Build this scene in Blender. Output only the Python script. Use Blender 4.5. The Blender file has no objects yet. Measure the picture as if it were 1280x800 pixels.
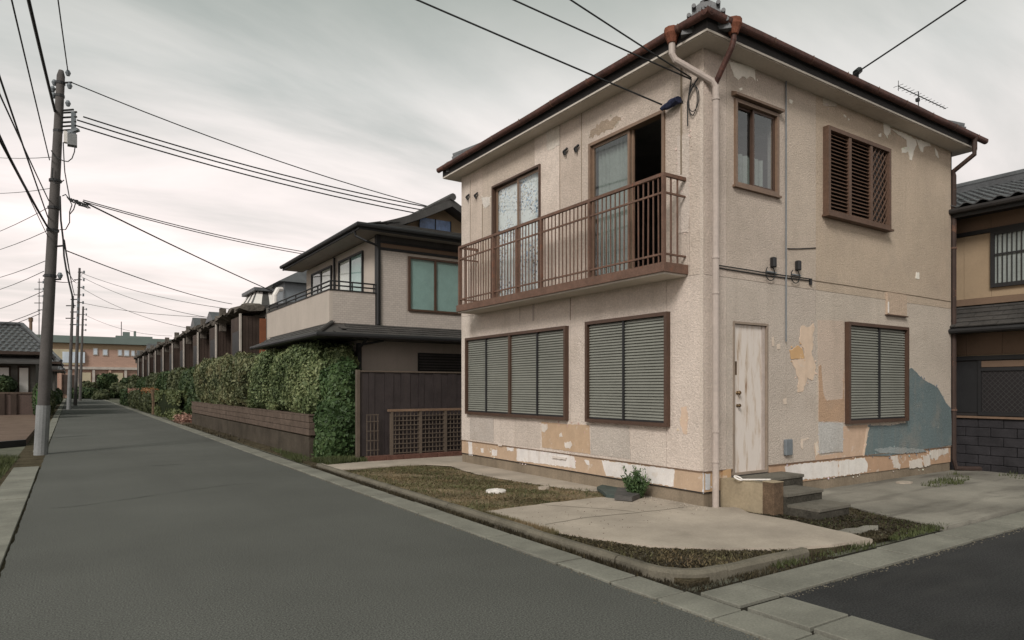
import bpy, bmesh, math, random
import numpy as np
from mathutils import Vector, Matrix
random.seed(7); rng = np.random.default_rng(7)
SC = bpy.context.scene
COL = SC.collection
R = math.radians

# ------------------------------------------------------------------ camera, sky, sun, exposure
CAM_H, FPX, CXP, HOR = 1.55, 831.0, 640.0, 485.0
YAW = math.atan2(552, 831)
cd = bpy.data.cameras.new('camera'); cam = bpy.data.objects.new('camera', cd); COL.objects.link(cam)
cam.location = (0, 0, CAM_H); cam.rotation_euler = (math.pi / 2, 0, -YAW)
cd.sensor_width = 36; cd.lens = FPX / 1280 * 36; cd.shift_y = (HOR - 400) / 1280
cd.clip_start = .05; cd.clip_end = 2000
SC.camera = cam
SC.view_settings.view_transform = 'Standard'; SC.view_settings.look = 'None'
SC.view_settings.exposure = 0.82; SC.view_settings.gamma = 1; SC.view_settings.use_curve_mapping = False
SUN_AZ, SUN_EL = R(-124), R(38)          # azimuth from +Y towards +X; low behind the cloud over the street's far side
sl = bpy.data.lights.new('sun', 'SUN'); sl.energy = 1.5; sl.angle = R(18); sl.color = (1, .955, .91)
so = bpy.data.objects.new('sun', sl); COL.objects.link(so)
sd = Vector((math.sin(SUN_AZ) * math.cos(SUN_EL), math.cos(SUN_AZ) * math.cos(SUN_EL), math.sin(SUN_EL)))
so.rotation_euler = (-sd).to_track_quat('-Z', 'Y').to_euler(); so.location = sd * 60

def world():
    w = bpy.data.worlds.new('World'); SC.world = w; w.use_nodes = True
    nt = w.node_tree; nt.nodes.clear(); N = nt.nodes.new; L = nt.links.new
    out = N('ShaderNodeOutputWorld'); bg = N('ShaderNodeBackground'); L(bg.outputs[0], out.inputs[0])
    sky = N('ShaderNodeTexSky'); sky.sky_type = 'NISHITA'; sky.sun_disc = False
    sky.sun_elevation = SUN_EL; sky.sun_rotation = SUN_AZ; sky.air_density = 1.5; sky.dust_density = 4
    tc = N('ShaderNodeTexCoord'); sp = N('ShaderNodeSeparateXYZ'); L(tc.outputs['Generated'], sp.inputs[0])
    def m(op, a, b):
        n = N('ShaderNodeMath'); n.operation = op
        for i, q in enumerate((a, b)):
            if isinstance(q, (int, float)): n.inputs[i].default_value = q
            elif q is not None: L(q, n.inputs[i])
        return n.outputs[0]
    zz = m('MAXIMUM', sp.outputs[2], 0.0)
    den = m('ADD', zz, .12)
    cb = N('ShaderNodeCombineXYZ'); L(m('DIVIDE', sp.outputs[0], den), cb.inputs[0]); L(m('DIVIDE', sp.outputs[1], den), cb.inputs[1])
    mp = N('ShaderNodeMapping'); mp.inputs['Rotation'].default_value = (0, 0, R(28)); mp.inputs['Scale'].default_value = (.42, 1.05, 1)
    L(cb.outputs[0], mp.inputs[0])
    nz = N('ShaderNodeTexNoise'); nz.inputs['Scale'].default_value = 1.15; nz.inputs['Detail'].default_value = 8; nz.inputs['Roughness'].default_value = .55
    nz.inputs['Distortion'].default_value = .5; L(mp.outputs[0], nz.inputs['Vector'])
    rp = N('ShaderNodeValToRGB'); L(nz.outputs[0], rp.inputs[0])
    e = rp.color_ramp.elements; e[0].position = .34; e[1].position = .66
    e[0].color = (.37, .385, .375, 1); e[1].color = (.68, .64, .63, 1)
    # the cloud deck is thicker overhead and thins to a paler, faintly pink band at the horizon
    er = N('ShaderNodeValToRGB'); L(zz, er.inputs[0]); q = er.color_ramp.elements
    q[0].position = 0; q[0].color = (1.10, 1.0, .98, 1); q[1].position = .56; q[1].color = (.36, .415, .37, 1)
    k = q.new(.24); k.color = (1.04, .975, .955, 1); k = q.new(.40); k.color = (.80, .81, .785, 1)
    mx = N('ShaderNodeMix'); mx.data_type = 'RGBA'; mx.blend_type = 'MULTIPLY'; mx.inputs[0].default_value = 1
    L(rp.outputs[0], mx.inputs[6]); L(er.outputs[0], mx.inputs[7])
    sc = N('ShaderNodeMix'); sc.data_type = 'RGBA'; sc.blend_type = 'MULTIPLY'; sc.inputs[0].default_value = 1
    L(sky.outputs[0], sc.inputs[6]); sc.inputs[7].default_value = (.08, .08, .08, 1)
    fm = N('ShaderNodeMix'); fm.data_type = 'RGBA'; fm.inputs[0].default_value = .92
    L(sc.outputs[2], fm.inputs[6]); L(mx.outputs[2], fm.inputs[7])
    L(fm.outputs[2], bg.inputs[0]); bg.inputs[1].default_value = 1.0
world()

# ------------------------------------------------------------------ pixel -> place helpers (a pixel gives a direction, the plane gives the distance)
FV = np.array([math.sin(YAW), math.cos(YAW), 0]); RV = np.array([math.cos(YAW), -math.sin(YAW), 0]); OV = np.array([0, 0, CAM_H])
def D(u, v): return FV + RV * (u - CXP) / FPX + np.array([0, 0, 1.]) * (HOR - v) / FPX
def G(u, v, z=0.): d = D(u, v); return OV + d * (z - CAM_H) / d[2]
def PX(u, v, x): d = D(u, v); return OV + d * x / d[0]
def PY(u, v, y): d = D(u, v); return OV + d * y / d[1]
def PT(u, v, t): return OV + D(u, v) * t

# ------------------------------------------------------------------ mesh building
ROOT = {}
class MB:
    def __init__(s): s.v = []; s.f = []
    def add(s, vs, fs):
        b = len(s.v); s.v += [tuple(map(float, p)) for p in vs]; s.f += [tuple(i + b for i in q) for q in fs]; return s
    def box(s, x0, y0, z0, x1, y1, z1):
        x0, x1 = sorted((x0, x1)); y0, y1 = sorted((y0, y1)); z0, z1 = sorted((z0, z1))
        return s.add([(x0,y0,z0),(x1,y0,z0),(x1,y1,z0),(x0,y1,z0),(x0,y0,z1),(x1,y0,z1),(x1,y1,z1),(x0,y1,z1)],
                     [(0,3,2,1),(4,5,6,7),(0,1,5,4),(1,2,6,5),(2,3,7,6),(3,0,4,7)])
    def bar(s, a, b, w, h, up=(0,0,1)):
        a = Vector(a); b = Vector(b); d = (b - a).normalized(); u = Vector(up)
        if abs(d.dot(u)) > .98: u = Vector((1,0,0))
        sx = d.cross(u).normalized() * w / 2; uz = sx.cross(d).normalized() * h / 2
        vs = [p + i * sx + j * uz for p in (a, b) for i, j in ((-1,-1),(1,-1),(1,1),(-1,1))]
        return s.add(vs, [(0,1,2,3),(7,6,5,4),(0,4,5,1),(1,5,6,2),(2,6,7,3),(3,7,4,0)])
    def tube(s, pts, r, n=8, cap=True):
        pts = [Vector(p) for p in pts]; rr = r if isinstance(r, (list, tuple)) else [r] * len(pts)
        base = len(s.v); px = None
        for i, p in enumerate(pts):
            d = (pts[min(i+1, len(pts)-1)] - pts[max(i-1, 0)]).normalized()
            if px is None:
                px = d.cross(Vector((0,0,1)) if abs(d.z) < .95 else Vector((1,0,0))).normalized()
            else: px = (px - d * px.dot(d)).normalized()
            py = d.cross(px)
            for k in range(n):
                a = 2 * math.pi * k / n
                s.v.append(tuple(p + (px * math.cos(a) + py * math.sin(a)) * rr[i]))
        for i in range(len(pts) - 1):
            for k in range(n):
                a = base + i * n + k; b = base + i * n + (k + 1) % n
                s.f.append((a, b, b + n, a + n))
        if cap:
            s.f.append(tuple(base + k for k in reversed(range(n)))); e = base + (len(pts) - 1) * n
            s.f.append(tuple(e + k for k in range(n)))
        return s
    def prism(s, poly, d):                 # poly: 3D points (planar), extruded by vector d
        n = len(poly); p = [Vector(q) for q in poly]; d = Vector(d)
        b = len(s.v); s.v += [tuple(q) for q in p] + [tuple(q + d) for q in p]
        s.f.append(tuple(b + i for i in range(n))); s.f.append(tuple(b + n + i for i in reversed(range(n))))
        for i in range(n): j = (i + 1) % n; s.f.append((b + j, b + i, b + n + i, b + n + j))
        return s
    def build(s, name, mat, parent=None, color=None, smooth=False, kind=None, loc=None, fix=True):
        me = bpy.data.meshes.new(name)
        V = np.array(s.v)
        if parent is not None: base = ROOT[parent.name]
        else: base = np.array(loc) if loc is not None else np.array([V[:,0].mean(), V[:,1].mean(), V[:,2].min()])
        me.from_pydata((V - base).tolist(), [], s.f)
        if fix:
            bm = bmesh.new(); bm.from_mesh(me); bmesh.ops.recalc_face_normals(bm, faces=bm.faces); bm.to_mesh(me); bm.free()
        me.materials.append(mat)
        if smooth: me.polygons.foreach_set('use_smooth', [True] * len(me.polygons))
        o = bpy.data.objects.new(name, me); COL.objects.link(o)
        if parent is not None: o.parent = parent
        else: o.location = base
        ROOT[o.name] = np.array(base, float)
        if color: o.color = (*color, 1)
        if kind: o['kind'] = kind
        return o
def tag(o, label=None, cat=None, group=None, kind=None):
    if label: o['label'] = label
    if cat: o['category'] = cat
    if group: o['group'] = group
    if kind: o['kind'] = kind
    return o
def thing(name, loc, label, cat, group=None):
    o = bpy.data.objects.new(name, None); COL.objects.link(o); o.location = loc; o.empty_display_size = .2
    ROOT[o.name] = np.array(loc, float); return tag(o, label, cat, group)
CACHE = {}
def pbox(name, parent, x0, y0, z0, x1, y1, z1, mat, color=None, bev=0, rot=None):   # a piece that shares its mesh with pieces of the same size
    d = (abs(x1-x0), abs(y1-y0), abs(z1-z0)); k = (tuple(round(q, 3) for q in d), mat.name, bev)
    if k not in CACHE:
        b = MB().box(-d[0]/2, -d[1]/2, -d[2]/2, d[0]/2, d[1]/2, d[2]/2)
        me = bpy.data.meshes.new(name); me.from_pydata(b.v, [], b.f)
        if bev:
            bm = bmesh.new(); bm.from_mesh(me); bmesh.ops.bevel(bm, geom=bm.edges[:], offset=bev, segments=1, affect='EDGES'); bm.to_mesh(me); bm.free()
        me.materials.append(mat); CACHE[k] = me
    o = bpy.data.objects.new(name, CACHE[k]); COL.objects.link(o)
    c = np.array([(x0+x1)/2, (y0+y1)/2, (z0+z1)/2])
    if parent is not None: o.parent = parent; o.location = c - ROOT[parent.name]
    else: o.location = c
    if color: o.color = (*color, 1)
    if rot: o.rotation_euler = rot
    return o
def inst(name, me, parent, loc, rot=(0,0,0), color=None, scale=None):
    o = bpy.data.objects.new(name, me); COL.objects.link(o); o.parent = parent
    o.location = np.array(loc, float) - ROOT[parent.name]; o.rotation_euler = rot
    if color: o.color = (*color, 1)
    if scale: o.scale = scale
    return o

# ------------------------------------------------------------------ materials
MATS = {}
def mk(name, col, rough=.85, var=.15, vs=2.5, var2=.1, vs2=30, bump=.25, bs=90, streak=0., dirt=(.10,.085,.07), spots=0., spotc=(.05,.05,.05), spotscale=1.2, spt=.60, smear=0., smc=(.1,.1,.1), sms=(.45,2.6,1), blotch=0., blc=(.3,.25,.2), metal=0, spec=.3, objcol=False, bd=.01, gap=None):
    if name in MATS: return MATS[name]
    m = bpy.data.materials.new(name); m.use_nodes = True; nt = m.node_tree; N = nt.nodes.new; L = nt.links.new
    p = nt.nodes['Principled BSDF']
    geo = N('ShaderNodeNewGeometry'); pos = geo.outputs['Position']
    def noise(scale, detail=4, vec=pos, rough=.6):
        n = N('ShaderNodeTexNoise'); n.inputs['Scale'].default_value = scale; n.inputs['Detail'].default_value = detail; n.inputs['Roughness'].default_value = rough
        L(vec, n.inputs['Vector']); return n.outputs[0]
    def ramp(fac, a, b, ca, cb):
        r = N('ShaderNodeValToRGB'); e = r.color_ramp.elements; e[0].position = a; e[1].position = b
        e[0].color = (*ca, 1); e[1].color = (*cb, 1); L(fac, r.inputs[0]); return r.outputs[0]
    def mix(fac, a, b, mode='MIX'):
        x = N('ShaderNodeMix'); x.data_type = 'RGBA'; x.blend_type = mode
        for i, q in ((0, fac), (6, a), (7, b)):
            if isinstance(q, (int, float)): x.inputs[i].default_value = q
            elif isinstance(q, tuple): x.inputs[i].default_value = (*q, 1)
            else: L(q, x.inputs[i])
        return x.outputs[2]
    if objcol:
        oi = N('ShaderNodeObjectInfo'); c = oi.outputs['Color']
    else:
        rgb = N('ShaderNodeRGB'); rgb.outputs[0].default_value = (*col, 1); c = rgb.outputs[0]
    g = lambda t: (t, t, t)
    if var: c = mix(1., c, ramp(noise(vs, 6), .3, .7, g(1-var), g(1+var*.6)), 'MULTIPLY')
    if var2: c = mix(1., c, ramp(noise(vs2, 3), .3, .7, g(1-var2), g(1+var2)), 'MULTIPLY')
    if streak:
        mp = N('ShaderNodeMapping'); mp.inputs['Scale'].default_value = (5, 5, .35); L(pos, mp.inputs[0])
        f = ramp(noise(1.4, 5, mp.outputs[0], .65), .52, .74, g(0), g(streak)); c = mix(f, c, dirt)
    if smear:
        mp = N('ShaderNodeMapping'); mp.inputs['Scale'].default_value = sms; L(pos, mp.inputs[0])
        f = ramp(noise(1.0, 6, mp.outputs[0], .6), .50, .72, g(0), g(smear)); c = mix(f, c, smc)
    if blotch:
        f = ramp(noise(1.9, 7, pos, .62), .52, .72, g(0), g(blotch)); c = mix(f, c, blc)
    if spots:
        f = ramp(noise(spotscale, 8, pos, .68), spt, spt+.04, g(0), g(spots)); c = mix(f, c, spotc)
    L(c, p.inputs['Base Color'])
    p.inputs['Roughness'].default_value = rough; p.inputs['Metallic'].default_value = metal
    p.inputs['Specular IOR Level'].default_value = spec
    if bump:
        b = N('ShaderNodeBump'); b.inputs['Strength'].default_value = bump; b.inputs['Distance'].default_value = bd
        L(noise(bs, 4), b.inputs['Height']); L(b.outputs[0], p.inputs['Normal'])
    MATS[name] = m; return m

M_stucco = mk('stucco', (.6,.5,.45), rough=.95, var=.10, vs=1.3, var2=.16, vs2=45, bump=.9, bs=48, streak=.22, dirt=(.30,.245,.195), spec=.1, objcol=True, bd=.02, blotch=.35, blc=(.36,.30,.245), spots=.55, spotc=(.66,.61,.55), spotscale=5, spt=.69)
M_plain = mk('painted_board', (.6,.5,.45), rough=.9, var=.10, vs=6, var2=.06, vs2=50, bump=.15, bs=60, spots=.55, spotc=(.60,.53,.46), spotscale=7, spt=.60, spec=.15, objcol=True, streak=.35, dirt=(.36,.25,.165), blotch=.25, blc=(.40,.31,.23))
M_render = mk('foundation_render', (.235,.19,.14), var=.25, vs=2.2, var2=.12, vs2=40, bump=.4, bs=50, streak=.4, dirt=(.11,.09,.065), spec=.1)
M_rust = mk('rusty_gutter', (.085,.036,.027), rough=.65, var=.45, vs=5, var2=.3, vs2=40, bump=.3, bs=40, spots=.6, spotc=(.17,.062,.038), spotscale=4.5, spec=.4)
M_rust2 = mk('rusty_rail', (.15,.088,.064), rough=.75, var=.3, vs=6, var2=.25, vs2=60, bump=.3, bs=120, spots=.7, spotc=(.20,.085,.05), spotscale=9, spec=.3)
M_fascia = mk('fascia_dark', (.028,.025,.024), rough=.7, var=.3, vs2=30, spec=.3)
M_soffit = mk('soffit_board', (.56,.51,.45), rough=.9, var=.14, vs=1.2, var2=.05, spots=.4, spotc=(.38,.33,.27), spotscale=1.1, bump=.1, spec=.15)
M_brown = mk('brown_aluminium', (.075,.042,.028), rough=.5, var=.2, var2=.12, spec=.45, bump=.05)
M_brownL = mk('tan_aluminium', (.19,.125,.085), rough=.5, var=.2, var2=.12, spec=.45, bump=.05)
M_louvre = mk('brown_louvre', (.115,.068,.046), rough=.6, var=.2, var2=.15, spec=.35, bump=.1)
M_slat = mk('grey_green_shutter', (.225,.23,.20), rough=.55, var=.14, vs=1.6, var2=.06, spec=.4, bump=.05)
M_black = mk('black_metal', (.018,.018,.019), rough=.55, var=.2, spec=.4, bump=.05)
M_cable = mk('black_cable', (.022,.023,.024), rough=.7, var=.1, var2=0, bump=0, spec=.3)
M_dark = mk('dark_interior', (.22,.21,.20), rough=.95, var=.2, bump=0, spec=.1)
M_pipe = mk('beige_pipe', (.44,.375,.335), rough=.6, var=.12, vs=4, var2=.08, streak=.2, dirt=(.28,.20,.15), bump=.05, spec=.3)
M_wood = mk('weathered_wood', (.125,.085,.055), rough=.85, var=.35, vs=9, var2=.25, vs2=60, bump=.4, bs=60, spec=.2)
M_conc = mk('concrete', (.40,.345,.285), smear=.35, smc=(.24,.21,.175), sms=(.8,1.3,1), rough=.92, var=.26, vs=1.2, var2=.08, vs2=55, bump=.3, bs=60, spots=.35, spotc=(.23,.205,.17), spotscale=.55, spec=.15)
M_concD = mk('grey_concrete', (.25,.235,.20), rough=.92, var=.35, vs=.8, var2=.10, vs2=55, bump=.3, bs=60, spots=.3, spotc=(.12,.11,.095), spotscale=.6, spec=.15, smear=.8, smc=(.075,.068,.058))
M_slab = mk('gutter_slab', (.21,.205,.172), rough=.9, var=.28, vs=1.6, var2=.16, vs2=60, bump=.4, bs=60, spec=.2, objcol=False, smear=.5, smc=(.10,.098,.082), spots=.4, spotc=(.14,.135,.115), spotscale=.9)
M_kerb = mk('kerb_stone', (.15,.135,.105), rough=.92, var=.3, vs=3, var2=.15, vs2=60, bump=.5, bs=60, spots=.5, spotc=(.07,.062,.045), spotscale=2, spec=.15)
M_soil = mk('soil', (.085,.07,.045), rough=1, var=.4, vs=3, var2=.35, vs2=40, bump=.9, bs=45, spec=.05, bd=.03)
M_ground = mk('ground_mat', (.13,.13,.10), rough=1, var=.3, vs=.3, var2=.2, vs2=6, bump=.3, bs=9, spec=.05)
M_tile = mk('grey_tile', (.085,.088,.092), rough=.5, var=.3, vs=2.5, var2=.2, vs2=25, bump=.2, bs=40, spec=.45)
M_tileD = mk('dark_tile', (.06,.057,.054), rough=.55, var=.3, vs=2.5, var2=.2, vs2=25, bump=.2, bs=40, spec=.4)
M_white = mk('white_paint', (.72,.68,.64), rough=.7, var=.08, var2=.05, bump=.08, spec=.3)
M_greyM = mk('grey_box_paint', (.16,.18,.195), rough=.5, var=.12, bump=.05, spec=.4)
M_siding = mk('beige_siding', (.46,.405,.355), rough=.85, var=.1, vs=1.2, var2=.05, bump=.3, bs=45, streak=.2, dirt=(.25,.21,.17), spec=.2)
M_tan = mk('tan_board', (.335,.25,.165), rough=.8, var=.08, var2=.04, bump=.05, spec=.25)
M_tanD = mk('brown_board', (.17,.115,.08), rough=.8, var=.12, var2=.05, bump=.05, spec=.25)
M_fence = mk('fence_dark_board', (.040,.032,.032), rough=.6, var=.25, vs=4, var2=.1, bump=.1, streak=.25, dirt=(.08,.06,.05), spec=.35)
M_lattice = mk('lattice_brown', (.115,.09,.07), rough=.65, var=.2, bump=.1, spec=.3)
M_brick = mk('brick_red', (.12,.062,.048), rough=.9, var=.3, vs=8, var2=.2, vs2=60, bump=.4, bs=60, spec=.15)
M_block = mk('planter_block', (.118,.088,.07), rough=.92, var=.3, vs=3.5, var2=.2, vs2=45, bump=.6, bs=45, streak=.35, dirt=(.07,.055,.045), spec=.12)
M_blockD = mk('planter_base', (.07,.058,.045), rough=.95, var=.35, vs=2, var2=.2, vs2=45, bump=.5, bs=40, streak=.5, dirt=(.055,.05,.04), spec=.1)
M_blackblock = mk('black_block', (.032,.030,.033), rough=.8, var=.4, vs=3, var2=.2, vs2=40, bump=.4, bs=50, spec=.25)
M_pole = mk('pole_concrete', (.10,.092,.088), rough=.9, var=.2, vs=3, var2=.15, vs2=50, bump=.3, bs=50, streak=.45, dirt=(.08,.072,.07), spec=.15)
M_poleL = mk('pole_wrap', (.22,.225,.225), rough=.8, var=.15, vs=4, var2=.1, bump=.2, spec=.2)
M_asphA = mk('asphalt_light', (.098,.099,.089), rough=.93, var=.20, vs=.3, var2=.7, vs2=85, bump=.35, bs=90, smear=.25, smc=(.07,.07,.064), sms=(1.6,.12,1), spec=.2, bd=.008)
M_asphB = mk('asphalt_dark', (.034,.034,.034), rough=.92, var=.3, vs=.8, var2=.6, vs2=75, bump=.5, bs=80, smear=.5, smc=(.05,.049,.046), spec=.2, bd=.008)
M_crack = mk('crack_dark', (.025,.025,.024), rough=1, var=.2, bump=0, spec=.05)
M_pinkbrick = mk('pink_brick', (.42,.28,.22), rough=.9, var=.12, vs=.3, var2=.08, vs2=5, bump=0, spec=.1)
M_greenroof = mk('green_roof_metal', (.14,.175,.16), rough=.6, var=.12, vs=.3, bump=0, spec=.3)
M_paleblue = mk('pale_window', (.50,.56,.62), rough=.3, var=.15, vs=.8, bump=0, spec=.5)
M_cream = mk('cream_wall', (.42,.37,.26), rough=.9, var=.15, vs=.5, bump=0, spec=.1)
M_terr = mk('row_house_dark', (.055,.038,.030), rough=.75, var=.3, vs=1.2, var2=.15, vs2=20, bump=.2, bs=20, spec=.25)
M_jamb = mk('row_house_jamb', (.42,.38,.34), rough=.85, var=.25, vs=1.5, var2=.1, bump=.1, bs=20, spec=.15)
M_stonecap = mk('row_house_coping', (.12,.105,.09), rough=.95, var=.4, vs=2, var2=.25, vs2=14, bump=.8, bs=9, spec=.1, bd=.05)
M_clap = mk('grey_clapboard', (.125,.118,.105), rough=.9, var=.25, vs=2, var2=.1, bump=.1, spec=.15)
M_orange = mk('orange_wood', (.22,.085,.045), rough=.8, var=.2, bump=.1, spec=.2)
M_blue = mk('blue_cloth', (.035,.04,.075), rough=.9, var=.3, vs=20, bump=.4, bs=60, spec=.1)
M_pave = mk('forecourt_paving', (.155,.11,.085), rough=.95, var=.25, vs=1.5, var2=.15, vs2=25, bump=.3, bs=25, spec=.1)
M_curtG = mk('grey_curtain', (.27,.295,.28), rough=.95, var=.12, vs=3, bump=.1, spec=.05)
M_curtT = mk('teal_curtain', (.30,.44,.42), rough=.95, var=.15, vs=3, var2=.05, bump=.1, spec=.05)
M_curtW = mk('white_curtain', (.6,.6,.56), rough=.95, var=.1, vs=3, bump=.1, spec=.05)
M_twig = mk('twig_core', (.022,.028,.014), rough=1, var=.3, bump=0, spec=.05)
M_bark = mk('bark', (.07,.055,.04), rough=.95, var=.3, bump=.5, bs=30, spec=.1)
M_slate = mk('slate_green', (.055,.075,.068), rough=.6, var=.3, vs=8, bump=.2, spec=.35)
M_slate2 = mk('slate_grey', (.085,.08,.075), rough=.7, var=.25, vs=8, bump=.2, spec=.3)
M_blueglass = mk('blue_pane', (.16,.26,.48), rough=.3, var=.4, vs=6, bump=0, spec=.5)
M_plasterpeel = mk('cream_peel', (.76,.72,.64), rough=.9, var=.08, vs=8, var2=.05, bump=.15, spec=.15, objcol=False)

def glass_mat(name, tint, rough=.03, gl=.12):
    m = bpy.data.materials.new(name); m.use_nodes = True; nt = m.node_tree; nt.nodes.clear(); N = nt.nodes.new; L = nt.links.new
    o = N('ShaderNodeOutputMaterial'); t = N('ShaderNodeBsdfTransparent'); g = N('ShaderNodeBsdfGlossy'); f = N('ShaderNodeFresnel'); x = N('ShaderNodeMixShader')
    t.inputs[0].default_value = (*tint, 1); g.inputs['Roughness'].default_value = rough; g.inputs[0].default_value = (.9,.93,.93,1); f.inputs[0].default_value = 1.52
    ad = N('ShaderNodeMath'); ad.operation = 'ADD'; ad.inputs[1].default_value = gl; ad.use_clamp = True
    nz = N('ShaderNodeTexNoise'); nz.inputs['Scale'].default_value = 1.7; bp = N('ShaderNodeBump'); bp.inputs['Strength'].default_value = .02
    pass
    ge = N('ShaderNodeNewGeometry'); bf = N('ShaderNodeMath'); bf.operation = 'SUBTRACT'; bf.inputs[0].default_value = 1; L(ge.outputs['Backfacing'], bf.inputs[1])
    mu = N('ShaderNodeMath'); mu.operation = 'MULTIPLY'; L(ad.outputs[0], mu.inputs[0]); L(bf.outputs[0], mu.inputs[1])
    L(f.outputs[0], ad.inputs[0]); L(mu.outputs[0], x.inputs[0]); L(t.outputs[0], x.inputs[1]); L(g.outputs[0], x.inputs[2]); L(x.outputs[0], o.inputs[0])
    return m
M_glass = glass_mat('window_glass', (.96,.97,.965), gl=.08)
M_glassD = glass_mat('grey_glass', (.88,.90,.89), gl=.06)

def reflection_mat():      # film behind the balcony panes, sky and tree reflections painted in as flecks
    m = bpy.data.materials.new('flecked_reflection'); m.use_nodes = True; nt = m.node_tree; N = nt.nodes.new; L = nt.links.new; p = nt.nodes['Principled BSDF']
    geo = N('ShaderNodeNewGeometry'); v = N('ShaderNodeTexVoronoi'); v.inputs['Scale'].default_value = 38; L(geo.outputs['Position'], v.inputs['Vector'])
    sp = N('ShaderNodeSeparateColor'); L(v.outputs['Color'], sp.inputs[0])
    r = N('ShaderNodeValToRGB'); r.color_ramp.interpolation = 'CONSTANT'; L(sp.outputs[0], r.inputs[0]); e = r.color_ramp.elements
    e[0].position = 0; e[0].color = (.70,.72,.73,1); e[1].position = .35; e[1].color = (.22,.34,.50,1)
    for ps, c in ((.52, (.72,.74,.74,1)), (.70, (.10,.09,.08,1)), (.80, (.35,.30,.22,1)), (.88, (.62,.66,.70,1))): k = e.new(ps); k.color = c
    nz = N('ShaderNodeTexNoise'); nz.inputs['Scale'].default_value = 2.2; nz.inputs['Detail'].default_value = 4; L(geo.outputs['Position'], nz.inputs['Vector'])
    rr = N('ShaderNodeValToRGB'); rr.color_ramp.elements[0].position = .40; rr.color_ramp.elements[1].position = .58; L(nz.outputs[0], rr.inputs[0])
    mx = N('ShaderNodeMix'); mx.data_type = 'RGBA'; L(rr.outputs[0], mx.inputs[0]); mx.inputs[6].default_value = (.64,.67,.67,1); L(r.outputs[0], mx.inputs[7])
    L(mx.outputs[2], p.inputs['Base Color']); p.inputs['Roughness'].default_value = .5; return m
M_reflect = reflection_mat()

def door_mat():
    m = bpy.data.materials.new('peeling_white_door'); m.use_nodes = True; nt = m.node_tree; N = nt.nodes.new; L = nt.links.new; p = nt.nodes['Principled BSDF']
    geo = N('ShaderNodeNewGeometry'); mp = N('ShaderNodeMapping'); mp.inputs['Scale'].default_value = (7, 7, 1.1); L(geo.outputs['Position'], mp.inputs[0])
    def ns(s, d, vec):
        n = N('ShaderNodeTexNoise'); n.inputs['Scale'].default_value = s; n.inputs['Detail'].default_value = d; n.inputs['Roughness'].default_value = .65; L(vec, n.inputs['Vector']); return n.outputs[0]
    r = N('ShaderNodeValToRGB'); e = r.color_ramp.elements; e[0].position = .50; e[0].color = (.66,.60,.55,1); e[1].position = .69; e[1].color = (.24,.145,.085,1)
    k = e.new(.60); k.color = (.54,.45,.37,1); L(ns(1.5, 7, mp.outputs[0]), r.inputs[0])
    mp2 = N('ShaderNodeMapping'); mp2.inputs['Scale'].default_value = (30, 30, 2); L(geo.outputs['Position'], mp2.inputs[0])
    r2 = N('ShaderNodeValToRGB'); r2.color_ramp.elements[0].position = .3; r2.color_ramp.elements[1].position = .6; r2.color_ramp.elements[0].color = (.93,.91,.89,1); L(ns(3, 4, mp2.outputs[0]), r2.inputs[0])
    mx = N('ShaderNodeMix'); mx.data_type = 'RGBA'; mx.blend_type = 'MULTIPLY'; mx.inputs[0].default_value = 1; L(r.outputs[0], mx.inputs[6]); L(r2.outputs[0], mx.inputs[7])
    L(mx.outputs[2], p.inputs['Base Color']); p.inputs['Roughness'].default_value = .8; return m
M_door = door_mat()

def grid_mat(name, col, joint, sx, sz, rough=.8):       # fine ceramic cladding, joints a few millimetres: below what the photo resolves
    m = bpy.data.materials.new(name); m.use_nodes = True; nt = m.node_tree; N = nt.nodes.new; L = nt.links.new; p = nt.nodes['Principled BSDF']
    geo = N('ShaderNodeNewGeometry'); s = N('ShaderNodeSeparateXYZ'); L(geo.outputs['Position'], s.inputs[0])
    a = N('ShaderNodeMath'); a.operation = 'ADD'; L(s.outputs[0], a.inputs[0]); L(s.outputs[1], a.inputs[1])
    c = N('ShaderNodeCombineXYZ'); L(a.outputs[0], c.inputs[0]); L(s.outputs[2], c.inputs[1])
    b = N('ShaderNodeTexBrick'); b.inputs['Scale'].default_value = 1; b.inputs['Brick Width'].default_value = sx; b.inputs['Row Height'].default_value = sz
    b.inputs['Mortar Size'].default_value = min(sx, sz) * .07; b.inputs['Color1'].default_value = (*col, 1); b.inputs['Color2'].default_value = (*[q * .88 for q in col], 1); b.inputs['Mortar'].default_value = (*joint, 1)
    L(c.outputs[0], b.inputs['Vector']); L(b.outputs['Color'], p.inputs['Base Color']); p.inputs['Roughness'].default_value = rough
    bp = N('ShaderNodeBump'); bp.inputs['Strength'].default_value = .4; bp.inputs['Distance'].default_value = .005; bp.invert = True; L(b.outputs['Fac'], bp.inputs['Height']); L(bp.outputs[0], p.inputs['Normal'])
    return m
M_clad = grid_mat('ceramic_cladding', (.48,.425,.38), (.31,.27,.24), .10, .05)
M_cladbig = grid_mat('brick_far', (.40,.26,.20), (.30,.20,.16), .6, .22)
M_lowbrick = grid_mat('brick_low_wall', (.105,.068,.055), (.05,.042,.038), .22, .075)

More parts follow.
